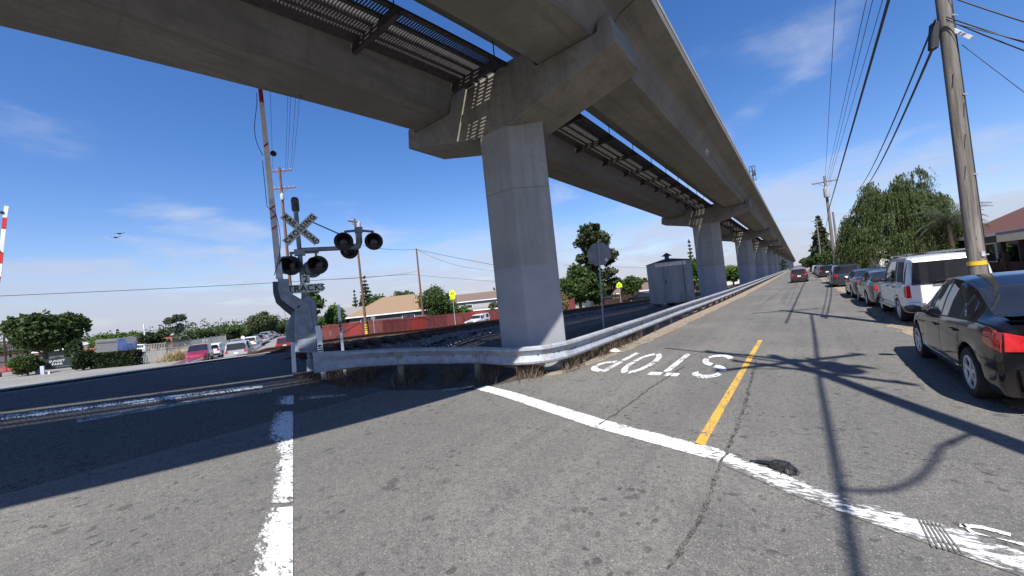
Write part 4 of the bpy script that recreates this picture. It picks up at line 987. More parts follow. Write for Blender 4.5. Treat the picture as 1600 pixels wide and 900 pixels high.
# continuous belt of far trees on the horizon
rg=np.random.default_rng(77); C=[]
for px in np.arange(-260,1235,3.2):
    for d in (150,190):
        p=at(px,500,d*rg.uniform(.93,1.07)); p[2]=H(p[0],p[1]); hh=(4.4 if d<170 else 6.2)*rg.uniform(.6,1.3)*(1+.35*math.sin(px*.021+d)); r=rg.uniform(1.6,3.2)
        k=60; q=rg.normal(size=(k,3)); q/=np.linalg.norm(q,axis=1)[:,None]; q*=(.4+.6*rg.random((k,1))); C.append(p[None]+A([0,0,hh*.52])+q*A([r,r,hh*.5]))
C=np.concatenate(C); V,Fq=leaves(C,.6,rg); o=np_mesh('distant_trees',V,Fq,LM['oak']); o['kind']='stuff'; o['label']='continuous low belt of distant trees along the horizon'
# right-hand side
gr_='trees along the right side of the road'
tree('conifer_tree','layered dark conifer behind the transformer pole',1289,428,336,50,88,'pine',5200,.5,.05,'conifer',nb=20)
tree('broadleaf_tree','rounded green tree at the foot of the layered conifer',1290,430,392,40,75,'oak',3000,None,.05,'wide',group=gr_)
tree('broadleaf_tree','green tree past the layered conifer along the right kerb',1274,428,396,30,110,'oak',2200,None,.05,'wide',group=gr_)
tree('broadleaf_tree','farthest small tree at the end of the road',1262,422,402,26,190,'olive',1800,None,.05,'wide',group=gr_)
tree('broadleaf_tree','dark tree mass behind the parked dark car on the right',1325,440,384,50,62,'dark',3600,None,.02,'wide',group=gr_)
tree('shrub','dark leafy shrub under the drooping tree',1345,446,386,66,48,'dark',4200,None,.0,'bush',cat='bush')
tree('shrub','dark shrub behind the roof of the white estate',1425,446,392,80,34,'dark',4200,None,.0,'bush',cat='bush',base=at(1425,446,34))
tree('shrub','green clipped hedge in front of the red-brown house',1500,440,376,52,27,'oak',5200,.14,.0,'bush',cat='hedge',base=A([*at(1500,440,27)[:2],0]),nb=40)
tree('shrub','dark garden shrub behind the picket fence',1585,430,372,50,19.5,'dark',3800,.1,.0,'bush',cat='bush',base=A([*at(1588,430,20)[:2],0]))
# drooping pepper tree
def pepper():
    rg=np.random.default_rng(4); d=31; p=at(1412,440,d); p[2]=0
    t=thing('pepper_tree','huge drooping willow-like tree hanging over the parked cars on the right','tree',p)
    Ht=at(1395,276,d)[2]; W=182*d/F*.78
    heads=[]
    for i in range(190):
        a=rg.uniform(0,6.28); r=rg.random()**.5*W/2*1.0; f=1-(r/(W/2))**2.4*.62
        z=Ht*f*rg.uniform(.72,1.0); heads.append((r*math.cos(a),r*math.sin(a)*.9,z))
    heads+= [(W*.19,0,Ht*1.01),(W*.23,-.6,Ht*.98),(-W*.14,.2,Ht*.97),(-W*.2,-.5,Ht*.93)]
    C=[];
    for hx,hy,hz_ in heads:
        rr=math.hypot(hx,hy)+1e-3
        ns=int(22*rg.uniform(.6,1.4))
        for s in range(ns):
            a=rg.uniform(0,6.28); q=rg.random()**.6*W*.05; x,y,z=hx+q*math.cos(a),hy+q*math.sin(a),hz_-.25*q+rg.normal()*.15
            ln=rg.uniform(.12,.42)*Ht; k=int(ln/.10)
            ox,oy=hx/rr*.25+math.cos(a)*.28,hy/rr*.25+math.sin(a)*.28
            for j in range(k):
                f=j/k; C.append((x+ox*f*ln*.5+rg.normal()*.03,y+oy*f*ln*.5+rg.normal()*.03,max(.5,z+.12*math.sin(f*2.2)-f*f*ln+rg.normal()*.04)))
    C=np.array(C); V,Fq=leaves(C,.052,rg,ln=4.2,flat=(.72,(0,0,-1))); np_mesh('crown',V,Fq,LM['willow'],t)
    b=MB(); b.tube([(0,0,-.2),(.05,0,1.2),(.25,.1,2.6),(.1,.1,Ht*.6)],[.5,.42,.36,.15],12)
    for h in heads[::6]: b.tube([(.1,.05,1.6),(h[0]*.5,h[1]*.5,h[2]*.78),(h[0]*.95,h[1]*.95,h[2]*.97)],[.2,.11,.03],7)
    b.build('trunk',BARK,t,smooth=True)
pepper()
def palm():
    rg=np.random.default_rng(9); d=27; p=at(1493,440,d); p[2]=0; Ht=at(1485,346,d)[2]
    t=thing('palm_tree','feathery palm between the drooping tree and the thick pole','palm',p)
    V=[];Fq=[]
    for i in range(34):
        a=i*2.4; el=R(rg.uniform(0,85)); L_=rg.uniform(2.0,2.7); x,y,z=0,0,Ht
        px,py,pz=0,0,Ht; n=22
        for j in range(n):
            e=el-R(95)*(j/n)**1.2; st=L_/n; px+=math.cos(a)*math.cos(e)*st; py+=math.sin(a)*math.cos(e)*st; pz+=math.sin(e)*st
            for s in (-1,1):
                ll=.38*math.sin(PI*(j+1.5)/(n+2))+.1; bx_,by_=-math.sin(a)*s*ll*.8+math.cos(a)*ll*.4,math.cos(a)*s*ll*.8+math.sin(a)*ll*.4
                o=len(V); w=.04; V.extend([(px,py,pz),(px+math.cos(a)*w,py+math.sin(a)*w,pz),(px+bx_+.01,py+by_,pz-ll*.5),(px+bx_,py+by_,pz-ll*.52)]); Fq.append((o,o+1,o+2,o+3))
    np_mesh('crown',V,Fq,LM['grey'],t); b=MB(); b.tube([(0,0,-.2),(.05,0,Ht*.5),(0,0,Ht)],[.2,.15,.13],12); b.build('trunk',BARK,t,smooth=True)
palm()
# ---------------------------------------------------------------- vehicles (local +y is the front)
GLASS=glass('tinted_glass'); GLASSL=glass('car_glass',(.03,.034,.038))
TYRE=simple('tyre_rubber',(.022,.021,.020),.85,0,.2,10); RIM=simple('alloy_rim',(.62,.63,.65),.35,.35,.12,8); CHROME=simple('chrome',(.6,.6,.62),.12,1.,.03); TAIL=simple('red_tail_lamp',(.50,.012,.018),.12,0,.18,14,coat=.6); LAMPW=simple('clear_lamp',(.75,.76,.78),.12,0,.08,20,coat=.5); TRIM=simple('black_trim',(.014,.014,.015),.5,0,.15,10)
PAINT={'black':paint('black_car_paint',(.006,.006,.008),.1,.12),'white':paint('white_car_paint',(.68,.69,.70),.05,.3),'grey':paint('grey_car_paint',(.10,.105,.107),.08,.3,.3),'charcoal':paint('charcoal_car_paint',(.022,.023,.026),.08,.22,.2),'navy':paint('dark_blue_grey_paint',(.03,.033,.045),.08,.25,.2),'maroon':paint('maroon_car_paint',(.06,.018,.02),.08,.28,.2),'red':paint('red_car_paint',(.22,.012,.026),.08,.25),'silver':paint('silver_car_paint',(.45,.46,.47),.06,.3,.4)}
def smooth1(y,v,s):
    out=np.zeros_like(v)
    for i,yy in enumerate(y):
        w=np.exp(-.5*((y-yy)/s)**2); 
        w*=np.gradient(y); out[i]=(w*v).sum()/w.sum()
    return out
class Car:
    def __init__(s,label,loc,rz,paintk,L,W,wb,roof,belt,roofw,plan,ws,rw,side,pill,front_axle=None,wheel_r=.33,zl=.24,zu=.18,cat='car',group=None,glassm=None,n=84,name='parked_car',sm=.05,ss=.03,blackpillar=True,tyre_w=.22,tail_flat=0.06):
        s.L,s.W=L,W; s.t=thing(name,label,cat,loc,rz,group); s.pm=PAINT[paintk]; g=glassm or GLASS
        fa=front_axle if front_axle is not None else L/2-.92; ra=fa-wb; s.fa,s.ra=fa,ra; s.wr=wheel_r; ar=wheel_r+.055
        ys=np.unique(np.round(np.concatenate([np.linspace(-L/2,L/2,n),[-L/2+.03,-L/2+.08,L/2-.03,L/2-.08],*[np.linspace(c-ar,c+ar,15) for c in (fa,ra)],[v for r in (ws,rw) for v in r],[v for r in side for v in r],[v+d for v in pill for d in (-.035,.035)]]),4))
        f=lambda tab:np.interp(ys,[p[0] for p in tab],[p[1] for p in tab])
        zr=smooth1(ys,f(roof),sm); zb=smooth1(ys,f(belt),sm); hw=smooth1(ys,f(plan),ss)*W/2; rwid=smooth1(ys,f(roofw),sm)
        zr=np.maximum(zr,zb+.005)
        zlow=np.full_like(ys,zl)
        for c in (fa,ra):
            d=np.abs(ys-c); m=d<ar; zlow[m]=np.maximum(zl,wheel_r+np.sqrt(np.maximum(0,ar**2-d[m]**2))*1.0)
        rows=[]
        for i,y in enumerate(ys):
            h=hw[i];b_=zb[i];r=zr[i]; l=zlow[i]; mid=max(l+.04,.52*b_+.06); sh=max(mid+.03,b_-.15); er=max(b_+.004,r-.045*min(1,(r-b_)/.3)); rx=rwid[i]*h; gh=er-b_
            bx=h*.945
            rows.append([(0,zu),(h*.72,zu),(h*.73,l-.0),(h*.955,l),(h*.992,l+(mid-l)*.35),(h,mid),(h*.992,sh),(h*.965,b_-.02),(bx,b_),(bx+(rx-bx)*.45+.012*min(1,gh/.3),b_+gh*.48),(bx+(rx-bx)*.88+.012*min(1,gh/.3),b_+gh*.88),(rx,er),(rx*.86,er+(r-er)*.5),(rx*.5,r-(r-er)*.12),(0,r)])
        s.ys,s.rows,s.zb,s.zr,s.hw=ys,rows,zb,zr,hw
        nr=len(rows[0]); body=MB(); parts={}
        def V(i,j,sg): x,z=rows[i][j]; return (x*sg,ys[i],z)
        for sg in (-1,1):
            for i in range(len(ys)-1):
                ym=(ys[i]+ys[i+1])/2; gh=(zr[i]+zr[i+1]-zb[i]-zb[i+1])/2
                for j in range(nr-1):
                    k='body'
                    if j in (8,9):
                        for a,c in side:
                            if a<ym<c and gh>.10: k=('side_window',sg,sum(ym>p for p in pill)+10*[a<ym<c for a,c in side].index(True))
                        if k!='body':
                            for ip,p in enumerate(pill):
                                if abs(ym-p)<.036: k=('pillar',sg,ip)
                    if j in (11,12,13):
                        if ws[0]<ym<ws[1] and gh>.02: k='windscreen'
                        if rw[0]<ym<rw[1] and gh>.02: k='rear_window'
                    if j==11 and isinstance(k,str) and k!='body': k='body' if abs(rows[i][11][0])<1e-6 else k
                    if j in (0,1): k='underside'
                    parts.setdefault(k,MB()).add([V(i,j,sg),V(i+1,j,sg),V(i+1,j+1,sg),V(i,j+1,sg)],[(0,1,2,3)])
        for e in (0,len(ys)-1):
            parts['body'].add([V(e,j,1) for j in range(1,nr)]+[V(e,j,-1) for j in range(nr-2,0,-1)],[tuple(range(2*nr-3))])
        for kk,b in parts.items():
            k=kk if isinstance(kk,str) else kk[0]
            me_mat={'body':s.pm,'side_window':g,'windscreen':g,'rear_window':g,'pillar':TRIM if blackpillar else s.pm,'underside':TRIM}[k]
            bm=bmesh.new(); me=bpy.data.meshes.new(k); me.from_pydata(b.v,[],b.f); bm.from_mesh(me); bmesh.ops.remove_doubles(bm,verts=bm.verts,dist=.0008); bmesh.ops.recalc_face_normals(bm,faces=bm.faces)
            if k in('body',): 
                pass
            bm.to_mesh(me); bm.free()
            # normals outwards
            c=0
            for p in me.polygons: c+=p.normal.dot(p.center-Vector((0,0,.7)))*p.area
            if c<0: me.flip_normals()
            nm={'underside':'floor_pan'}.get(k,k); s.__dict__[k]=link(nm,me,me_mat,s.t,True,38)
        for c in (fa,ra):
            for sg in (-1,1): s.wheel(sg*(W/2-tyre_w/2-.015),c,sg,tyre_w)
    def wheel(s,x,y,sg,tw):
        r=s.wr; b=MB(); h=tw/2
        w=bpy.data.objects.new('wheel',None); LINK(w); w.parent=s.t; w.location=(x,y,r)
        b.lathe([(r*.64,-h*.9),(r*.93,-h),(r,-h*.72),(r,h*.72),(r*.93,h),(r*.64,h*.9)],n=28,axis='x',cap=False); b.build('tyre',TYRE,w,smooth=True)
        b=MB(); o=h*sg
        b.lathe([(0,0),(r*.66,0),(r*.66,o*.92),(r*.60,o*.95),(r*.58,o*.55),(0,o*.5)],n=28,axis='x')
        b.build('rim_barrel',TRIM,w,smooth=True)
        b=MB(); b.lathe([(r*.60,o*.72),(r*.665,o*.9),(r*.665,o*.96),(r*.60,o*.97),(r*.585,o*.72)],n=28,axis='x',cap=False)
        for k in range(5):
            a=2*PI*k/5+.3; ca,sa=math.cos(a),math.sin(a); 
            P=[]
            for rr,wd,ox in ((.10,.085,.86),(.35,.075,.82),(.62,.10,.93)):
                P.append([(o*ox,(rr*ca-wd*sa*q)*r,(rr*sa+wd*ca*q)*r) for q in (-1,1)]+[(o*(ox-.25),(rr*ca+wd*sa)*r*1.0-2*0,(rr*sa-wd*ca)*r)][:0])
            P2=[[(p[0]-.02*sg,p[1],p[2]) for p in q] for q in P]
            b.grid(P); b.grid([[P[i][0],P2[i][0]] for i in range(3)]); b.grid([[P[i][1],P2[i][1]] for i in range(3)])
        b.lathe([(0,o*.9),(r*.12,o*.9),(r*.14,o*.8),(0,o*.78)],n=14,axis='x'); b.build('rim',RIM,w,smooth=True)
    def row(s,y):
        i=int(np.clip(np.searchsorted(s.ys,y)-1,0,len(s.ys)-2)); t=(y-s.ys[i])/(s.ys[i+1]-s.ys[i]); t=min(1,max(0,t))
        return [(a[0]*(1-t)+c[0]*t,a[1]*(1-t)+c[1]*t) for a,c in zip(s.rows[i],s.rows[i+1])]
    def sx(s,y,z):
        r=s.row(y)[3:12]; zs=[p[1] for p in r]; xs=[p[0] for p in r]
        for k in range(1,len(zs)): zs[k]=max(zs[k],zs[k-1]+1e-5)
        return float(np.interp(z,zs,xs))
    def patch(s,name,mat,y0,y1,f0,f1,sg=-1,off=.008,ny=8,nz=4,rearwrap=None,parent=None):
        """a skin on the body side between heights f0(y), f1(y)"""
        P=[]
        for i in range(ny+1):
            y=y0+(y1-y0)*i/ny; P.append([((s.sx(y,z)+off)*sg,y,z) for z in np.linspace(f0(y),f1(y),nz)])
        b=MB(); b.grid(P)
        edge=[r[0] for r in P]+P[-1][1:]+[r[-1] for r in reversed(P[:-1])]+list(reversed(P[0][1:-1]))
        inn=[(p[0]-off*1.6*sg,p[1],p[2]) for p in edge]; b.grid([[e,q] for e,q in zip(edge+edge[:1],inn+inn[:1])])
        return b.build(name,mat,parent or s.t,smooth=True,angle=30)
    def seam(s,ys_,z0,z1,sg=-1,w=.012):
        b=MB()
        for y in ys_:
            yf=y if callable(y) else (lambda z,y=y:y)
            b.grid([[((s.sx(yf(z)+d,z)+.002)*sg,yf(z)+d,z) for d in (-w/2,w/2)] for z in np.linspace(z0,z1,8)])
        b.build('door_seam',TRIM,s.t,recalc=False)
    def handle(s,y,z,sg=-1,mat=None):
        x=s.sx(y,z)*sg; b=MB(); b.box((x+.022*sg,y,z),(.02,.20,.028)); b.box((x+.008*sg,y-.085,z),(.03,.02,.03)); b.box((x+.008*sg,y+.085,z),(.03,.02,.03)); b.build('door_handle',mat or s.pm,s.t,bevel=.006)
    def mirror(s,y,z,sg=-1,mat=None,sc_=1):
        x=s.sx(y,z)*sg; b=MB(); b.lathe([(0,-.10),(.085,-.09),(.10,-.02),(.085,.06),(.04,.10),(0,.105)],(0,0,0),n=14,axis='y')
        b.v=[(x+(.14+v[0]*1.25)*sg*sc_,y+v[1]*.8*sc_,z+.06+v[2]*.8*sc_) for v in b.v]; b.box((x+.04*sg,y+.02,z+.01),(.12,.06,.04)); b.build('side_mirror',mat or s.pm,s.t,smooth=True)
    def tailplate(s,name,mat,poly,off=.012,parent=None,depth=.03):
        """poly in (x,z) on the tail"""
        y=-s.L/2; b=MB(); b.prism(poly,y-off,y+depth,'xz'); return b.build(name,mat,parent or s.t,bevel=.006)
SEDAN=dict(L=4.75,W=1.82,wb=2.72,
 roof=[(-2.375,.93),(-2.33,1.0),(-2.2,1.06),(-1.75,1.09),(-.98,1.385),(-.55,1.46),(-.1,1.485),(.35,1.44),(1.28,1.03),(1.45,.99),(2.0,.86),(2.25,.74),(2.375,.6)],
 belt=[(-2.375,.90),(-2.2,1.0),(-1.75,1.03),(-1.0,1.0),(0,.95),(1.2,.90),(1.5,.90),(2.1,.79),(2.3,.66),(2.375,.55)],
 roofw=[(-2.375,.86),(-1.75,.80),(-1.0,.70),(-.4,.69),(.3,.70),(1.2,.80),(1.6,.84),(2.375,.84)],
 plan=[(-2.375,.80),(-2.28,.88),(-2.0,.945),(-1.4,.985),(-.5,1),(.6,1),(1.5,.975),(2.0,.92),(2.25,.83),(2.375,.70)],
 ws=(.38,1.27),rw=(-1.72,-.95),side=[(-1.32,.92)],pill=[-.16,-1.02])
def sedan(label,loc,paintk,near=False,scale=1,group=None,name='parked_car',**kw):
    d=dict(SEDAN); d.update(kw); c=Car(label,loc,kw.pop('rz',0),paintk,group=group,name=name,front_axle=1.43,**{k:v for k,v in d.items() if k not in('rz',)})
    return c
# near black saloon
gp='cars parked along the right kerb'
c=sedan('glossy black saloon parked nearest the camera, at the right edge, with big red tail lamp',(2.56,8.93,0),'black',group=gp,wheel_r=.335,n=110,L=4.30,
 roof=[(-2.15,.98),(-2.11,1.05),(-2.0,1.10),(-1.66,1.13),(-.98,1.45),(-.5,1.555),(-.05,1.585),(.35,1.535),(1.28,1.05),(1.45,1.0),(2.0,.87),(2.08,.76),(2.15,.62)],
 belt=[(-2.15,.94),(-2.1,1.03),(-1.64,1.06),(-1.0,1.03),(0,.98),(1.2,.91),(1.5,.90),(2.0,.80),(2.08,.68),(2.15,.57)],
 roofw=[(-2.15,.86),(-1.66,.80),(-1.0,.72),(-.4,.71),(.3,.72),(1.2,.80),(1.6,.84),(2.15,.84)],plan=[(-2.15,.885),(-2.08,.93),(-1.82,.965),(-1.4,.985),(-.5,1),(.6,1),(1.5,.975),(1.95,.92),(2.08,.83),(2.15,.70)],rw=(-1.64,-.93))
c.seam([-.16,.88],.30,.93); c.seam([lambda z:-1.02-.28*max(0,(.85-z))*-.0-.12*(z<.62)],.34,.97)
c.handle(-.88,.86); c.handle(.02,.83); c.mirror(.95,.93)
c.patch('tail_lamp',TAIL,-2.142,-1.85,lambda y:.76+.08*(y+2.12)/.3,lambda y:1.0-.02*(y<-2.07),ny=14)
def tl(sg): return [(sg*.60,.74),(sg*.86,.70),(sg*.83,.93),(sg*.62,.93)]
o=c.tailplate('tail_lamp',TAIL,[(-.80,.76),(-.79,.985),(-.62,.93),(-.42,.82),(-.42,.76)],off=.02)
b=MB(); b.lathe([(0,0),(.055,0),(.05,-.02),(0,-.025)],(-.52,-c.L/2-.022,.815),axis='y',n=18); b.build('reversing_lamp',LAMPW,o,smooth=True)
c.tailplate('tail_lamp',TAIL,[(.80,.76),(.42,.76),(.42,.82),(.62,.93),(.79,.985)],off=.02)
c.tailplate('number_plate',M['plastic'],[(-.16,.58),(.16,.58),(.16,.74),(-.16,.74)],off=.02)
c.tailplate('bumper',PAINT['black'],[(-.70,.30),(.70,.30),(.72,.56),(-.72,.56)],off=.05,depth=.06)
b=MB(); P=[]
for i in range(9):
    x=-.70+1.4*i/8; k=1-(x/.7)**2; P.append([(x,-2.10-.03*k,1.10),(x,-1.87-.02*k,1.14+.02*k),(x,-2.10-.05*k,1.16+.03*k)])
b.grid(P); b.build('boot_spoiler',PAINT['black'],c.t,smooth=True)
b=MB(); b.beam((-.05,-c.L/2-.03,.86),(.35,-c.L/2-.03,.86),.03,.04); b.build('badge',CHROME,c.t)
c.patch('sill_trim',CHROME,-.95,1.0,lambda y:.335,lambda y:.352,ny=16,nz=2,off=.012)
c.patch('reflector',M['sign_back'],.96,1.02,lambda y:.5,lambda y:.52,ny=2,nz=2)
# white estate SUV
SUV=dict(L=5.05,W=1.70,wb=2.95,roof=[(-2.525,1.18),(-2.50,1.42),(-2.44,1.74),(-2.36,1.86),(-2.0,1.90),(-.5,1.92),(.35,1.89),(1.12,1.27),(1.3,1.20),(2.2,1.12),(2.42,1.0),(2.525,.8)],
 belt=[(-2.525,1.08),(-2.4,1.16),(0,1.15),(1.1,1.13),(1.3,1.12),(2.2,1.03),(2.42,.92),(2.525,.75)],
 roofw=[(-2.525,.84),(-2.35,.80),(.4,.80),(1.15,.88),(1.5,.90),(2.525,.88)],plan=[(-2.525,.90),(-2.44,.96),(-2.2,.99),(-1,1),(1.2,1),(2.0,.97),(2.4,.91),(2.525,.84)],
 ws=(.42,1.1),rw=(9,9.1),side=[(-2.32,.86)],pill=[-.28,-1.28])
s_=Car('white four-door SUV with black glass parked between the black saloon and the thick pole',(3.07,17.2,0),0,'white',front_axle=1.60,wheel_r=.38,zl=.42,zu=.3,group=gp,cat='SUV',name='parked_suv',sm=.03,n=100,blackpillar=False,tyre_w=.26,**SUV)
s_.seam([-.28,.92],.48,1.14); s_.seam([-1.28],.5,1.14); s_.handle(-1.08,1.03,mat=TRIM); s_.handle(-.08,1.03,mat=TRIM); s_.mirror(1.0,1.14,mat=TRIM,sc_=1.2)
rg_=s_.tailplate('rear_window',GLASS,[(-.70,1.13),(.70,1.13),(.63,1.74),(-.63,1.74)],off=.03)
s_.tailplate('tailgate',PAINT['white'],[(-.72,.66),(.72,.66),(.74,1.115),(-.74,1.115)],off=.015)
s_.tailplate('tail_lamp',TAIL,[(-.82,.78),(-.73,.78),(-.73,1.12),(-.81,1.12)],off=.03); s_.tailplate('tail_lamp',TAIL,[(.73,.78),(.82,.78),(.81,1.12),(.73,1.12)],off=.03)
s_.patch('tail_lamp',TAIL,-2.515,-2.37,lambda y:.80,lambda y:1.10,off=.014)
s_.tailplate('bumper',PAINT['white'],[(-.81,.42),(.81,.42),(.82,.64),(-.82,.64)],off=.11,depth=.12)
s_.tailplate('number_plate',M['plastic'],[(-.16,.80),(.16,.80),(.16,.96),(-.16,.96)],off=.03)
s_.tailplate('gate_handle',CHROME,[(-.3,1.10),(.3,1.10),(.3,1.13),(-.3,1.13)],off=.05)
b=MB(); y=-s_.L/2-.045; b.beam((-.25,y,1.20),(.3,y,1.27),.03,.03); b.build('wiper',CHROME,s_.t)
b=MB()
for sg in(-1,1):
    b.tube([(sg*.62,-2.05,1.89),(sg*.62,-1.95,1.955),(sg*.62,.2,1.96),(sg*.62,.3,1.91)],.022,8)
for yy in(-1.7,-.3): b.beam((-.62,yy,1.96),(.62,yy,1.96),.03,.05)
b.build('roof_rack',CHROME,s_.t)
b=MB(); 
for sg in(-1,1): b.beam((sg*.86,-1.0,.42),(sg*.86,1.15,.42),.16,.05)
b.build('running_board',CHROME,s_.t,bevel=.01)
s_.patch('side_moulding',PAINT['white'],-2.1,2.0,lambda y:.70,lambda y:.76,off=.02,ny=30,nz=2)
# grey older saloon, black saloon, dark SUV
def lamps(c,z0,z1,xw,mat=TAIL):
    for sg in(-1,1):
        w=c.W/2*.80; c.tailplate('tail_lamp',mat,sorted([(sg*(w-xw),z0),(sg*w,z0)])+sorted([(sg*(w-xw),z1),(sg*w*.985,z1)],reverse=True),off=.02)
c=sedan('grey older saloon parked just ahead of the white SUV',(2.98,22.5,0),'grey',group=gp,L=4.7,n=70); lamps(c,.72,.88,.3); c.seam([-.16,.88,-1.05],.3,.92); c.handle(-.88,.86); c.handle(.02,.83); c.mirror(.95,.93)
c=sedan('dark saloon with raised red lit tail lamp parked ahead of the grey saloon',(2.93,27.4,0),'charcoal',group=gp,L=4.7,n=70); lamps(c,.74,.96,.3); c.seam([-.16,.88],.3,.92); c.mirror(.95,.93)
c.patch('tail_lamp',TAIL,-2.33,-1.95,lambda y:.80,lambda y:.97)
HATCH=dict(L=4.3,W=1.8,wb=2.6,roof=[(-2.15,1.0),(-2.1,1.2),(-1.95,1.42),(-1.7,1.56),(-.8,1.62),(.2,1.60),(1.05,1.08),(1.2,1.02),(1.9,.9),(2.15,.65)],belt=[(-2.15,.95),(0,1.0),(1.1,.95),(1.9,.82),(2.15,.6)],roofw=[(-2.15,.80),(.3,.74),(1.2,.84),(2.15,.84)],plan=[(-2.15,.84),(-2.0,.95),(-1,1),(1,1),(1.8,.92),(2.15,.75)],ws=(.25,1.04),rw=(9,9.1),side=[(-1.85,.7)],pill=[-.2,-1.15])
def hatch(label,loc,pk,rz=0,name='parked_car',lit=False,group=gp,cat='car',W=1.8,n=56,Hs=1,**kw):
    d=dict(HATCH); d['W']=W
    if Hs!=1: d['roof']=[(a,.9+(z-.9)*Hs if z>.9 else z) for a,z in d['roof']]
    d.update(kw)
    c=Car(label,loc,rz,pk,front_axle=1.3,group=group,name=name,n=n,cat=cat,**d)
    h=max(z for _,z in d['roof']); w=d['W']/2
    c.tailplate('rear_window',GLASS,[(-w*.72,1.02),(w*.72,1.02),(w*.64,h-.14),(-w*.64,h-.14)],off=.02,depth=.2)
    for sg in(-1,1): c.tailplate('tail_lamp',TAIL,sorted([(sg*w*.80,.78),(sg*w*.60,.78)])+sorted([(sg*w*.79,1.0),(sg*w*.62,1.0)],reverse=True),off=.025,depth=.2)
    c.tailplate('number_plate',M['plastic'],[(-.16,.66),(.16,.66),(.16,.8),(-.16,.8)],off=.025)
    c.tailplate('bumper',TRIM,[(-w*.82,.3),(w*.82,.3),(w*.84,.5),(-w*.84,.5)],off=.05,depth=.08)
    return c
hatch('dark blue grey SUV parked beyond the dark saloon, its tail lamps catching the sun',(2.82,39.6,0),'navy',Hs=1.12,cat='SUV',name='parked_suv',W=1.85)
hatch('small dark maroon car driving away down the middle of the road',(-.05,56,0),'maroon',group=None,name='moving_car',W=1.68)
for k,(x,y,pk,l) in enumerate(((2.9,66,'charcoal','black parked van beyond the driving maroon car'),(2.9,74,'grey','grey parked car farther down the right kerb'),(2.9,84,'black','second black parked car far down the right kerb'),(2.9,95,'white','small far white car parked at the right kerb'))):
    hatch(l,(x,y,0),pk,n=36)
# vehicles across the tracks on the left
def left(px,py,d): p=at(px,py,d); p[2]=H(p[0],p[1]); return p
gl='cars along the street across the tracks'
p=left(376,553,33.5); p[2]+=.12; hatch('silver estate car with red tail lamps heading away across the tracks',p,'silver',rz=R(66),Hs=1.1,group=gl,name='silver_estate_car',cat='estate car',W=1.85)
p=left(312,557,36); c=hatch('red fronted dark car parked by the chain link fence',p,'red',rz=R(250),Hs=1.1,group=gl)
p=left(337,554,41); hatch('white saloon parked between the red car and the silver estate',p,'white',rz=R(66),group=gl,n=36,Hs=.9)
p=left(450,541,40); hatch('bright red car half hidden behind the gate mechanism',p,'red',rz=R(62),group=gl,n=36)
for px,py,d,pk,l in ((396,540,55,'white','white van in the parked row left of the gate mechanism'),(407,538,64,'charcoal','dark car in the parked row left of the gate mechanism'),(417,536,74,'silver','silver car in the parked row left of the gate mechanism'),(425,535,84,'grey','grey car at the far end of the parked row left of the gate mechanism')):
    hatch(l,left(px,py,d),pk,rz=R(62),group=gl,n=30)
for px,py,d,pk,l in ((168,563,66,'white','white car in front of the brick building under the billboard'),(207,560,64,'white','white car right of the billboard posts')):
    hatch(l,left(px,py,d),pk,rz=R(150),group=gl,n=30)
p=left(1003,470,58); hatch('black car parked under the small street tree left of the metal shed',p,'black',rz=R(75),group=gl,n=36)
# white pickup with canopy
p=left(748,513,56)
PK=dict(L=5.3,W=1.8,wb=3.2,roof=[(-2.65,1.2),(-2.62,1.66),(-2.5,1.74),(-.55,1.74),(-.45,1.70),(.35,1.66),(.95,1.12),(1.1,1.06),(2.4,.98),(2.65,.8)],belt=[(-2.65,1.05),(1.0,1.03),(2.4,.9),(2.65,.7)],roofw=[(-2.65,.84),(.4,.78),(1.1,.9),(2.65,.88)],plan=[(-2.65,.93),(-2.5,.98),(0,1),(2.0,.98),(2.65,.85)],ws=(.4,.93),rw=(9,9.1),side=[(-2.25,-1.25),(-.62,-.25),(-.15,.62)],pill=[])
c=Car('white pickup truck with a white canopy parked along the red fence',p,R(197),'white',front_axle=1.75,wheel_r=.36,zl=.42,zu=.3,cat='pickup truck',name='pickup_truck',blackpillar=False,sm=.02,n=70,**PK)
c.seam([-.2,.75],.5,1.03,1); c.handle(.0,.95,1,TRIM); c.mirror(.7,1.05,1,TRIM)
b=MB(); b.box((0,2.62,.62),(1.7,.16,.16)); b.build('bumper',CHROME,c.t); b=MB(); b.box((0,2.64,.82),(1.5,.06,.2)); b.build('grille',TRIM,c.t)
for sg in(-1,1): b=MB(); b.box((sg*.68,2.65,.82),(.28,.06,.17)); b.build('headlight',LAMPW,c.t)
# ---------------------------------------------------------------- buildings, fences, signs
RED=simple('red_fence_paint',(.155,.034,.03),.8,0,.3,3,.1,(1,1,.15),dirt=((.12,.028,.026),.7)); RED2=simple('bright_red_fence_paint',(.27,.027,.022),.8,0,.12,3)
TANR=simple('tan_shingles',(.22,.15,.09),.9,0,.12,14,.3,(1,1,3)); BRNR=simple('brown_shingles',(.15,.105,.08),.9,0,.15,14,.3); REDR=simple('red_brown_shingles',(.115,.045,.032),.9,0,.16,12,.4); GRYR=simple('grey_shingles',(.22,.21,.2),.9,0,.12,12,.3)
CREAM=simple('cream_stucco',(.72,.64,.45),.9,0,.06,6); WHITE=simple('white_siding',(.62,.61,.58),.8,0,.06,6); GREYW=simple('grey_siding',(.36,.36,.34),.8,0,.1,6); PINK=simple('pink_stucco',(.5,.36,.28),.9); BRICK=simple('brick_red',(.33,.12,.085),.9,0,.2,9); DARKT=wood('dark_timber',(.075,.045,.038),.5,10)
def gp_(px,py,d):
    p=at(px,py,d); p[2]=H(p[0],p[1]); return p
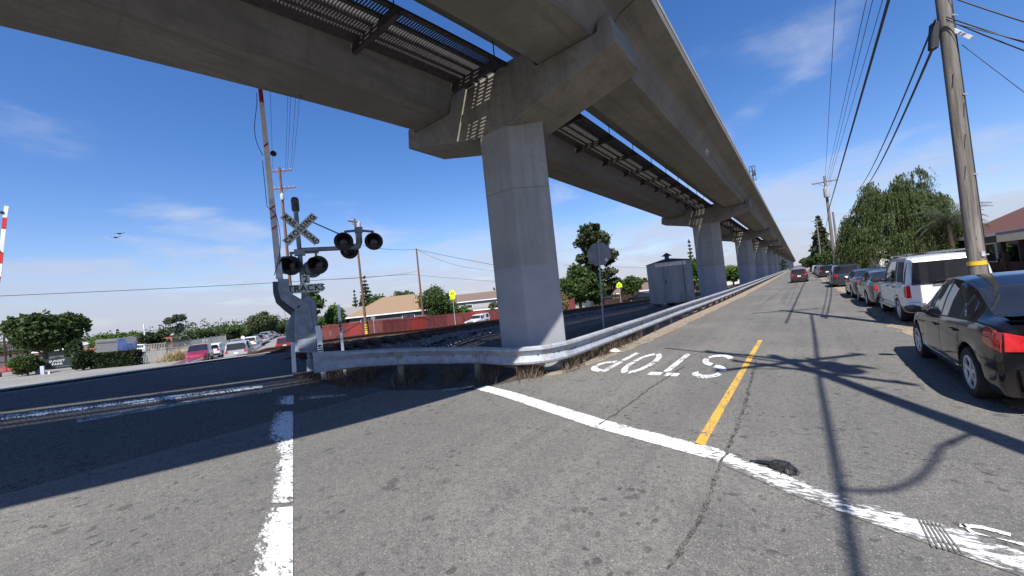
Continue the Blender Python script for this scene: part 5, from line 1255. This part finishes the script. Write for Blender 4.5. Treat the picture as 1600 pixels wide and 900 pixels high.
def fence(label,pts,hgt,mat,name='board_fence',cat='fence',pitch=.14,post=None,alt=None):
    t=thing(name,label,cat,pts[0]); o=A(pts[0])
    b=MB()
    for a,c in zip(pts[:-1],pts[1:]):
        b2=MB(); a=A(a);c=A(c); L_=np.linalg.norm((c-a)[:2]); rz=math.atan2(c[1]-a[1],c[0]-a[0]); n=int(L_/pitch)
        for i in range(n):
            q=a+(c-a)*(i+.5)/n-o; hh=hgt*random.uniform(.985,1.015); (b2 if alt and alt(i/n) else b).box((q[0],q[1],q[2]+hh/2-.05),(pitch*.93,.03,hh+.1),rz)
        for z in (.3,hgt-.25):
            b.beam(tuple(a-o+A([0,0,z])),tuple(c-o+A([0,0,z])),.06,.08)
        if post:
            m=max(1,int(L_/post))
            for i in range(m+1):
                q=a+(c-a)*i/m-o; pb_=MB(); pb_.box((q[0],q[1],q[2]+hgt/2),(.12,.12,hgt+.12),rz); pb_.build('fence_post',mat,t)
        if b2.v: b2.build('board_panel',RED2,t)
    b.build('board_panel',mat,t)
    return t
def bend_pts(pxs): return [gp_(px,py,d) for px,py,d in pxs]
fence('long weathered red board fence across the tracks',bend_pts([(506,540,44),(600,529,47),(700,516,55),(790,504,60)]),2.15,RED,alt=lambda f:.38<f<.62)
def house(label,base,rz,W,D,hw,hr,wallm,roofm,name='house',ridge='x',over=.45,wins=(),hip=0.,extra=None,cat='house'):
    t=thing(name,label,cat,base,rz); 
    b=MB(); b.box((0,0,hw/2-.4),(W,D,hw+.8)); b.build('wall',wallm,t)
    w,d=W/2+over,D/2+over; b=MB(); z=hw-.05; i_=hip
    if ridge=='x': top=[(-w+i_*w,0,z+hr),(w-i_*w,0,z+hr)]; fs=[(0,1,5,4),(2,3,4,5),(3,0,4),(1,2,5),(3,2,1,0)]
    else: top=[(0,-d+i_*d,z+hr),(0,d-i_*d,z+hr)]; fs=[(0,1,4),(1,2,5,4),(2,3,5),(3,0,4,5),(3,2,1,0)]
    b.add([(-w,-d,z),(w,-d,z),(w,d,z),(-w,d,z)]+top,fs); b.build('roof',roofm,t)
    b=MB()
    for s in(-1,1): b.box((0,s*d,z-.05),(2*w,.04,.18)); b.box((s*w,0,z-.05),(.04,2*d-.1,.18))
    b.build('fascia',M['gate_white'],t)
    for (x,y,z,ww,hh) in wins:
        f=MB(); onx=abs(abs(y)-D/2)<.01; s=(1 if y>0 else -1) if onx else (1 if x>0 else -1)
        if onx: f.box((x,y+.02*s,z),(ww+.14,.08,hh+.14)); 
        else: f.box((x+.02*s,y,z),(.08,ww+.14,hh+.14))
        o=f.build('window',M['gate_white'],t); f=MB()
        if onx: f.box((x,y+.05*s,z),(ww,.06,hh))
        else: f.box((x+.05*s,y,z),(.06,ww,hh))
        f.build('pane',GLASSL,o)
    if extra: extra(t)
    return t
fz=R(40)
house('single storey house with a tan hipped roof behind the red fence',gp_(628,522,66)+A([0,0,.5]),R(35),14,9,2.7,2.9,simple('dark_wall',(.12,.105,.1),.9),TANR,hip=.62,wins=[(-4,-4.5,1.6,2,1),(3,-4.5,1.6,2,1)])
house('white gabled house at the left end of the red fence',gp_(545,531,66),R(70),5.5,6,3.2,1.5,WHITE,GRYR,ridge='x',wins=[(0,-3.0,2.2,1.2,1.0)])
house('long two storey house with a brown roof right of the yellow school sign',gp_(770,506,84),R(28),26,8,4.6,1.7,GREYW,BRNR,wins=[(-9,-4,3.2,1.6,1.1),(-4,-4,3.2,1.6,1.1),(2,-4,3.2,1.6,1.1),(8,-4,3.2,1.6,1.1),(-6,-4,1.3,1.6,1.1)])
house('low pale carport in front of the long brown roofed house',gp_(760,508,72),R(28),9,4,2.5,.5,GREYW,GRYR,over=.3,name='carport',cat='carport')
house('cream house with dark eaves behind the yellow school sign near the metal shed',gp_(968,473,72),R(48),15,8,3.0,1.4,CREAM,BRNR,wins=[(-4,-4,1.7,1.8,1.1),(2.5,-4,1.7,1.6,1.1),(6,-4,1.6,1.0,1.2)])
house('small white outbuilding right of the black parked car',gp_(1006,470,80),R(48),7,4,2.4,.5,WHITE,GRYR,name='outbuilding',cat='outbuilding',over=.2)
house('white building glimpsed between the second and third piers',gp_(1135,452,120),R(60),16,6,3.2,1.,WHITE,GRYR,cat='building',name='building')
fence('dark brown picket fence in front of the cream house',bend_pts([(945,478,58),(1000,472,62)]),1.5,DARKT,pitch=.16)
fence('short red board fence beside the dry shrub near the nearest pier',bend_pts([(884,490,42),(900,488,41)]),1.6,RED)
# school crossing signs
def school(label,px,py,ptop,d,w,arrow):
    p=gp_(px,py,d); rz=R(45); t=thing('school_crossing_sign',label,'road sign',p,rz,'yellow school signs'); x,z=local(px-.5,ptop,p,rz)
    b=MB(); b.cyl((0,0,-.2),(0,0,z),.04,n=8); b.build('sign_post',M['galv'],t)
    b=MB(); h=w; b.prism([(-w/2,z-h),(w/2,z-h),(w/2,z-h*.42),(0,z),(-w/2,z-h*.42)],-.07,-.05,'xz'); o=b.build('sign_panel',M['sign_lime'],t)
    b=MB()
    for xx,s in((-.12,1.),(.14,.85)):
        c=z-h*.42; b.lathe([(0,-.002),(.055*s*w,-.002),(.055*s*w,.002),(0,.002)],(xx*w,-.074,c),axis='y',n=10); b.prism([(xx*w-.07*w*s,c-.07*w),(xx*w+.07*w*s,c-.07*w),(xx*w+.05*w*s,c-.26*w*s),(xx*w+.09*w*s,c-.46*w*s),(xx*w+.03*w,c-.46*w*s),(xx*w,c-.3*w*s),(xx*w-.05*w,c-.46*w*s),(xx*w-.10*w*s,c-.46*w*s)],-.076,-.072,'xz')
    b.build('walking_figures',M['letter'],o)
    if arrow:
        b=MB(); b.box((0,-.06,z-h-.24),(w*.8,.02,.42)); b.build('arrow_plate',M['sign_lime'],t)
        b=MB(); b.prism([(-.25*w,z-h-.30),(-.14*w,z-h-.17),(-.09*w,z-h-.21),(-.17*w,z-h-.30),(-.09*w,z-h-.38),(-.14*w,z-h-.42)],-.076,-.072,'xz'); b.build('arrow',M['letter'],t)
school('fluorescent yellow green school crossing sign in front of the red fence',712,510,452,50,.85,True)
school('fluorescent yellow green school crossing sign left of the metal shed',970.5,474,440,56,.85,False)
t=thing('street_sign','small grey backed sign on a post in front of the red fence',  'road sign',gp_(586,527,43),R(40)); b=MB(); b.cyl((0,0,0),(0,0,2.6),.035,n=8); b.build('sign_post',M['galv'],t); b=MB(); b.prism([(.26*math.cos(R(22.5+45*i)),2.5+.26*math.sin(R(22.5+45*i))) for i in range(8)],-.06,-.045,'xz'); b.build('sign_panel',M['sign_back'],t)
# ---- park side, far left
sp=gp_(91,581,38.5); sz=R(72)
t=thing('park_sign','dark green Sunset Park name board between two grey stone posts','park sign',sp,sz)
b=MB(); w=2.0
b.prism([(-w/2,.35),(w/2,.35),(w/2,1.3),(.35,1.42),(0,1.55),(-.35,1.42),(-w/2,1.3)],-.06,.06,'xz'); b.build('board',simple('park_board_green',(.022,.035,.04),.5),t,bevel=.01)
for word,z,s in(('SUNSET',1.1,.30),('PARK',.78,.30)):
    vs,fs=text_geo(word,s,.006,0,spacing=1.05); tb=MB(); tb.add([(x,-.066,z+y) for x,y,_ in vs],fs); tb.build('lettering',M['plastic'],t)
b=MB(); b.box((0,-.065,.5),(1.6,.006,.04)); b.build('lettering',M['sig_grey'],t)
for s in(-1,1): b=MB(); b.box((s*1.28,0,.7),(.42,.42,1.7)); b.box((s*1.28,0,1.58),(.5,.5,.1)); b.build('stone_post',M['gate_grey'],t,bevel=.02)
p=gp_(77,588,36); marker('bollard','small white post in front of the park sign',p,(76.5,580),.12,.1,M['plastic'],sz,None,'bollard')
p=gp_(67,586,36.5); marker('bollard','short grey stump post left of the park sign',p,(66,572),.25,.2,M['gate_grey'],sz,None,'bollard')
# clipped box hedge
def hedge(label,pa,pc,hgt,dep,n,leaf,seed=3):
    rg=np.random.default_rng(seed); pa=A(pa);pc=A(pc); t=thing('hedge',label,'hedge',pa); L_=pc-pa; nr=A([-L_[1],L_[0],0]); nr=nr/np.linalg.norm(nr)
    f=rg.random(n);u=rg.random(n);v=rg.random(n); face=rg.random(n); 
    u=np.where(face<.45,rg.choice([.02,.98],n),u); v=np.where(face>.7,.97,v)
    P=L_[None]*f[:,None]+nr[None]*((u-.5)*dep)[:,None]+A([0,0,1])[None]*(v*hgt)[:,None]+rg.normal(size=(n,3))*.05
    V,Fq=leaves(P,.15,rg); np_mesh('foliage',V,Fq,LM[leaf],t); b=MB()
    for i in range(12):
        q=L_*(i+.5)/12; b.tube([(q[0],q[1],q[2]-.1),(q[0]+.05,q[1],q[2]+hgt*.7)],.03,5)
    b.build('stems',BARK,t)
hedge('long dark clipped box hedge in front of the billboard',gp_(150,578,38),gp_(217,568,38.5),1.5,1.0,6500,'hedge')
# chain link fence
def chain(label,pts,hgt):
    t=thing('chain_link_fence',label,'fence',pts[0]); o=A(pts[0]); w=MB(); k=0
    for a,c in zip(pts[:-1],pts[1:]):
        a=A(a)-o;c=A(c)-o; L_=np.linalg.norm((c-a)[:2]); n=int(L_/.13)
        for i in range(n):
            q=a+(c-a)*i/n; w.box((q[0],q[1],q[2]+hgt/2),(.055,.012,hgt),math.atan2(c[1]-a[1],c[0]-a[0]))
        m=max(1,int(L_/3.2))
        for i in range(m+1):
            q=a+(c-a)*i/m; b=MB(); b.cyl((q[0],q[1],q[2]-.1),(q[0],q[1],q[2]+hgt+.15),.045,n=8); b.build('fence_post',M['galv'],t)
        b=MB(); b.beam(tuple(a+A([0,0,hgt])),tuple(c+A([0,0,hgt])),.05,.05); b.build('top_rail',M['galv'],t)
    w.build('mesh_fabric',simple('chain_link_slats',(.30,.30,.26),.7,.1,.2,4),t)
chain('grey slatted chain link fence along the street behind the dry grass',bend_pts([(216,572,39),(262,566,40),(300,561,44),(355,549,62)]),2.0)
V=[];Fq=[]
for i in range(900):
    f=rng.random(); q=gp_(256,567,39)*(1-f)+gp_(300,562,41)*f; blade(q[0]+rng.normal(0,.4),q[1]+rng.normal(0,.4),rng.uniform(.4,1.3)*(1 if f>.2 else .6),.018)
o=np_mesh('dry_grass',V,Fq,M['drygrass']); o['kind']='stuff'; o['label']='tall dry yellow grass in front of the chain link fence'
# billboard
p=gp_(183,563,52); bz=R(66); t=thing('billboard','pale project billboard with a blue picture panel above the hedge','billboard',p,bz)
def bl(px,py): return local(px,py,p,bz)
def quadp(name,c,mat,off,par):
    P=[bl(*q) for q in c]; b=MB(); b.prism(P,off,off+.05,'xz'); return b.build(name,mat,par)
quadp('board',[(149,553),(149,531),(214,526),(214,547)],M['sign_back'],0,t)
quadp('picture_panel',[(184,548.5),(184,529.5),(213,527.3),(213,545.5)],simple('blue_picture',(.035,.07,.19),.6,0,.5,1.2),-.04,t)
quadp('header_stripe',[(151,534),(151,532),(182,530),(182,532)],M['sig_grey'],-.03,t); quadp('header_stripe',[(151,537),(151,536),(182,534),(182,535)],M['rust'],-.03,t)
for px in(151,183,212):
    x,z=bl(px,553); b=MB(); b.box((x,.06,z/2),(.12,.1,z+.4)); b.build('sign_leg',M['gate_grey'],t)
house('low brick red building behind the billboard',gp_(185,560,80),R(66),20,8,2.6,.4,BRICK,M['conc_pale'],cat='building',name='brick_building',over=.2)
p=gp_(208,569,38.6); t=thing('stop_sign','round looking back of a grey stop sign by the end of the hedge','stop sign',p,R(80)); x,z=local(207.5,530.5,p,R(80)); b=MB(); b.cyl((0,0,-.1),(0,0,z+.3),.04,n=8); b.build('sign_post',M['sig_dark'],t); b=MB(); b.prism([(.40*math.cos(R(22.5+45*i)),z+.40*math.sin(R(22.5+45*i))) for i in range(8)],-.06,-.045,'xz'); b.build('sign_panel',M['sign_back'],t)
p=gp_(322,551,60); t=thing('street_sign','small white square sign above the white saloon on the left','road sign',p,R(66)); b=MB(); _,z=local(322,532,p,R(66)); b.cyl((0,0,0),(0,0,z),.035,n=6); b.build('sign_post',M['galv'],t); b=MB(); b.box((0,-.05,z),(.75,.02,.55)); b.build('sign_panel',M['plastic'],t)
p=gp_(381,545,75); t=thing('street_sign','small round white sign above the roof of the silver estate car','road sign',p,R(66)); b=MB(); _,z=local(381,527,p,R(66)); b.cyl((0,0,0),(0,0,z),.035,n=6); b.build('sign_post',M['galv'],t); b=MB(); b.lathe([(0,-.06),(.33,-.06),(.33,-.04),(0,-.04)],(0,0,z),axis='y',n=16); b.build('sign_panel',M['plastic'],t)
# play frame and bench at the far left edge
p=gp_(2,585,44); fz=R(78); t=thing('climbing_frame','dark open timber play frame at the far left edge behind the clipped bush','play structure',p,fz)
b=MB()
for x in(-2.6,-1.2,.4,1.7):
    for y in(0,1.6): b.box((x,y,2.0),(.14,.14,4.2))
b.build('timber_post',DARKT,t); b=MB()
for z in(1.2,2.2,2.9,3.6):
    for y in(0,1.6): b.beam((-2.6,y,z),(1.7,y,z),.08,.12)
b.build('cross_rail',DARKT,t); b=MB(); b.box((-.6,.8,2.55),(4.2,1.6,.1)); b.box((-1.9,.0,3.05),(1.4,.06,.7)); b.build('platform',M['sig_dark'],t); b=MB()
for k in range(8): b.box((.5+.15*k,0,2.9),(.03,.04,.7))
b.build('railing',M['galv'],t)
p=gp_(20,592,38); t=thing('park_bench','red slatted park bench left of the clipped bush','bench',p,R(78)); b=MB()
for k in range(5): b.box((0,.12*k-.2,.45),(1.7,.09,.04))
for k in range(4): b.box((0,.32,.6+.12*k),(1.7,.03,.09))
b.build('slatted_seat',simple('red_bench',(.40,.035,.03),.6),t)
for s in(-.75,.75): b=MB(); b.box((s,.05,.2),(.07,.5,.55)); b.build('leg',M['sig_dark'],t)
house('white topped park shelter behind the park sign',gp_(98,572,56),R(66),3.4,3,2.1,.4,simple('shelter_dark',(.10,.10,.09),.9),WHITE,name='park_shelter',cat='shelter')
# ---- right side house, porch, picket fence
hb=A([13.6,33.5,0])
def porch(t):
    b=MB(); b.box((-4.75,-7.8,2.5),(2.0,7.4,.12)); b.build('porch_roof',GRYR,t)
    b=MB(); b.box((-5.72,-7.8,2.26),(.06,7.3,.34)); b.box((-4.75,-11.45,2.26),(1.9,.06,.34)); b.build('porch_valance',CREAM,t)
    for y in(-11.2,-8.6,-6.2,-4.3): b=MB(); b.box((-5.62,y,1.1),(.16,.16,2.6)); b.build('porch_column',M['plastic'] if y>-1 else DARKT,t)
    b=MB(); b.box((-3.87,-7.8,1.1),(.1,7.,2.4)); b.build('porch_back_wall',simple('porch_dark',(.06,.05,.045),.9),t)
house('single storey house with a red-brown roof and porch at the right edge',hb,R(0),7.6,22.5,2.7,2.1,simple('house_wall_brown',(.16,.12,.10),.9),REDR,ridge='y',hip=.22,wins=[(-3.8,4,1.5,1.4,1.1)],extra=porch)
house('neighbouring house with a grey roof outside the right edge, taking the service wires',A([11.7,11.5,0]),R(0),8.0,11.0,3.0,1.8,GREYW,GRYR,ridge='y',hip=.2,wins=[(-4.0,2,1.6,1.4,1.1)])
def picket():
    t=thing('picket_fence','dark brown picket fence with square posts behind the black saloon','fence',(7.7,20,0)); b=MB()
    for i in range(74):
        y=.3+i*.18; b.box((0,y,.58),(.03,.09,1.1))
    b.build('picket_panel',DARKT,t)
    b=MB(); b.box((.04,6.7,.9),(.05,13.4,.09)); b.box((.04,6.7,.3),(.05,13.4,.09)); b.build('fence_rail',DARKT,t)
    for y in(.2,2.8,5.4,8.0,10.6,13.4): b=MB(); b.box((0,y,.8),(.16,.16,1.6)); b.build('fence_post',DARKT,t)
picket()
p=at(1433,400,44); p[2]=0; t=thing('stop_sign','small red stop sign beyond the white SUV under the drooping tree','stop sign',at(1433,440,40)*A([1,1,0]),R(0)); z=at(1433,381,40)[2]
b=MB(); b.cyl((0,0,0),(.05,0,z),.035,n=8); b.build('sign_post',M['galv'],t); b=MB(); b.prism([(.26*math.cos(R(22.5+45*i)),z+.26*math.sin(R(22.5+45*i))) for i in range(8)],-.06,-.045,'xz'); b.build('sign_panel',M['sign_red'],t)
house('white house glimpsed beneath the drooping tree',A([9.6,62,0]),R(0),5,9,2.6,.9,WHITE,GRYR,ridge='y')
house('garage wall standing behind the row of parked cars past the drooping tree',A([8.5,84,0]),0,5,10,2.6,1.2,GREYW,BRNR,ridge='y',name='garage',cat='garage')
# two flying specks over the left horizon
for (px,py),l in(((186,365),'upper of two tiny dark birds over the left skyline'),((180,371),'lower of two tiny dark birds over the left skyline')):
    p=at(px,py,60); t=thing('bird',l,'bird',p,R(50)); b=MB(); b.lathe([(0,-.42),(.09,-.2),(.12,.1),(.05,.38),(0,.45)],axis='y',n=8); b.build('body',M['black'],t)
    for s in(-1,1): b=MB(); b.add([(s*.06,.18,.02),(s*.06,-.12,.02),(s*.75,-.02,.12),(s*.75,.12,.12)],[(0,1,2,3)]); b.add([(s*.06,.18,-.0),(s*.06,-.12,-.0),(s*.75,-.02,.11),(s*.75,.12,.11)],[(3,2,1,0)]); b.build('wing',M['black'],t)
# ---------------------------------------------------------------- camera, sun, sky
cam=bpy.data.cameras.new('camera'); co=bpy.data.objects.new('camera',cam); LINK(co); sc.camera=co
cam.sensor_width=36; cam.lens=36*F/1600; cam.clip_end=20000; cam.clip_start=.05
m=Matrix.Identity(4)
for i in range(3): m[i][0]=RX[i];m[i][1]=UP[i];m[i][2]=-FW[i];m[i][3]=EYE[i]
co.matrix_world=m
SD=Vector((.345,-.70,1.0)).normalized()      # towards the sun
el=math.asin(SD.z); az=math.atan2(SD.x,SD.y)
su=bpy.data.lights.new('sun','SUN'); su.energy=5.0; su.angle=R(.55); su.color=(1,.955,.89); so_=bpy.data.objects.new('sun',su); LINK(so_); so_.rotation_euler=(-SD).to_track_quat('-Z','Y').to_euler(); so_.location=(20,-40,60)
w=bpy.data.worlds.new('World'); sc.world=w; w.use_nodes=True; n=w.node_tree.nodes; l=w.node_tree.links
bg=n['Background']; sky=n.new('ShaderNodeTexSky'); sky.sky_type='NISHITA'; sky.sun_disc=False; sky.sun_elevation=el; sky.sun_rotation=az; sky.air_density=1.15; sky.dust_density=.35; sky.ozone_density=2.0; sky.altitude=10
bg.inputs[1].default_value=.088
tc=n.new('ShaderNodeTexCoord'); sp_=n.new('ShaderNodeSeparateXYZ'); l.new(tc.outputs['Generated'],sp_.inputs[0])
def MA(op,a,b_=None):
    q=n.new('ShaderNodeMath'); q.operation=op
    for i,v in enumerate((a,b_)):
        if v is None: continue
        if isinstance(v,(int,float)): q.inputs[i].default_value=v
        else: l.new(v,q.inputs[i])
    return q.outputs[0]
def MR(x,a,b_,lo=0.,hi=1.):
    q=n.new('ShaderNodeMapRange'); q.interpolation_type='SMOOTHSTEP'; l.new(x,q.inputs[0])
    for i,v in zip((1,2,3,4),(a,b_,lo,hi)): q.inputs[i].default_value=v
    return q.outputs[0]
# flat cloud layer seen in perspective: direction / elevation
zc=MA('ADD',MA('MAXIMUM',sp_.outputs[2],0.0),.10); cb=n.new('ShaderNodeCombineXYZ'); l.new(MA('DIVIDE',sp_.outputs[0],zc),cb.inputs[0]); l.new(MA('DIVIDE',sp_.outputs[1],zc),cb.inputs[1])
def NZ(scale,det,off,dist=0.3):
    mp=n.new('ShaderNodeMapping'); mp.inputs['Location'].default_value=off; l.new(cb.outputs[0],mp.inputs[0])
    q=n.new('ShaderNodeTexNoise'); q.inputs['Scale'].default_value=scale; q.inputs['Detail'].default_value=det; q.inputs['Roughness'].default_value=.55; q.inputs['Distortion'].default_value=dist; l.new(mp.outputs[0],q.inputs['Vector']); return q.outputs[0]
big=NZ(.55,7,(3.1,1.7,0)); fine=NZ(1.6,8,(7.3,2.2,0),.5)
cov=MA('ADD',MA('MULTIPLY',big,.62),MA('MULTIPLY',fine,.38))
hor=MR(sp_.outputs[2],.02,.30,.19,0.0)
mask=MR(MA('ADD',cov,hor),.53,.70,0,.62)
def MX(f,a,b_):
    q=n.new('ShaderNodeMix'); q.data_type='RGBA'
    for i,v in((0,f),(6,a),(7,b_)):
        if isinstance(v,(int,float)): q.inputs[i].default_value=v
        elif isinstance(v,tuple): q.inputs[i].default_value=(*v,1)
        else: l.new(v,q.inputs[i])
    return q.outputs[2]
cc=MX(MR(sp_.outputs[2],.03,.3),(3.9,4.2,5.3),(5.2,5.6,6.5))
hs=n.new('ShaderNodeHueSaturation'); hs.inputs['Saturation'].default_value=1.3; l.new(sky.outputs[0],hs.inputs['Color'])
tint=n.new('ShaderNodeMix'); tint.data_type='RGBA'; tint.blend_type='MULTIPLY'; tint.inputs[0].default_value=1; tint.inputs[7].default_value=(1.0,.955,1.2,1); l.new(hs.outputs[0],tint.inputs[6])
hz_=MX(MR(sp_.outputs[2],-.02,.22,.5,0),tint.outputs[2],(2.6,3.7,6.0))
l.new(MX(mask,hz_,cc),bg.inputs[0])
sc.view_settings.view_transform='Standard'; sc.view_settings.look='None'; sc.view_settings.exposure=.64; sc.view_settings.gamma=1; sc.view_settings.use_curve_mapping=False
sc.cycles.use_denoising=True
sc.cycles.max_bounces=6; sc.cycles.transparent_max_bounces=8
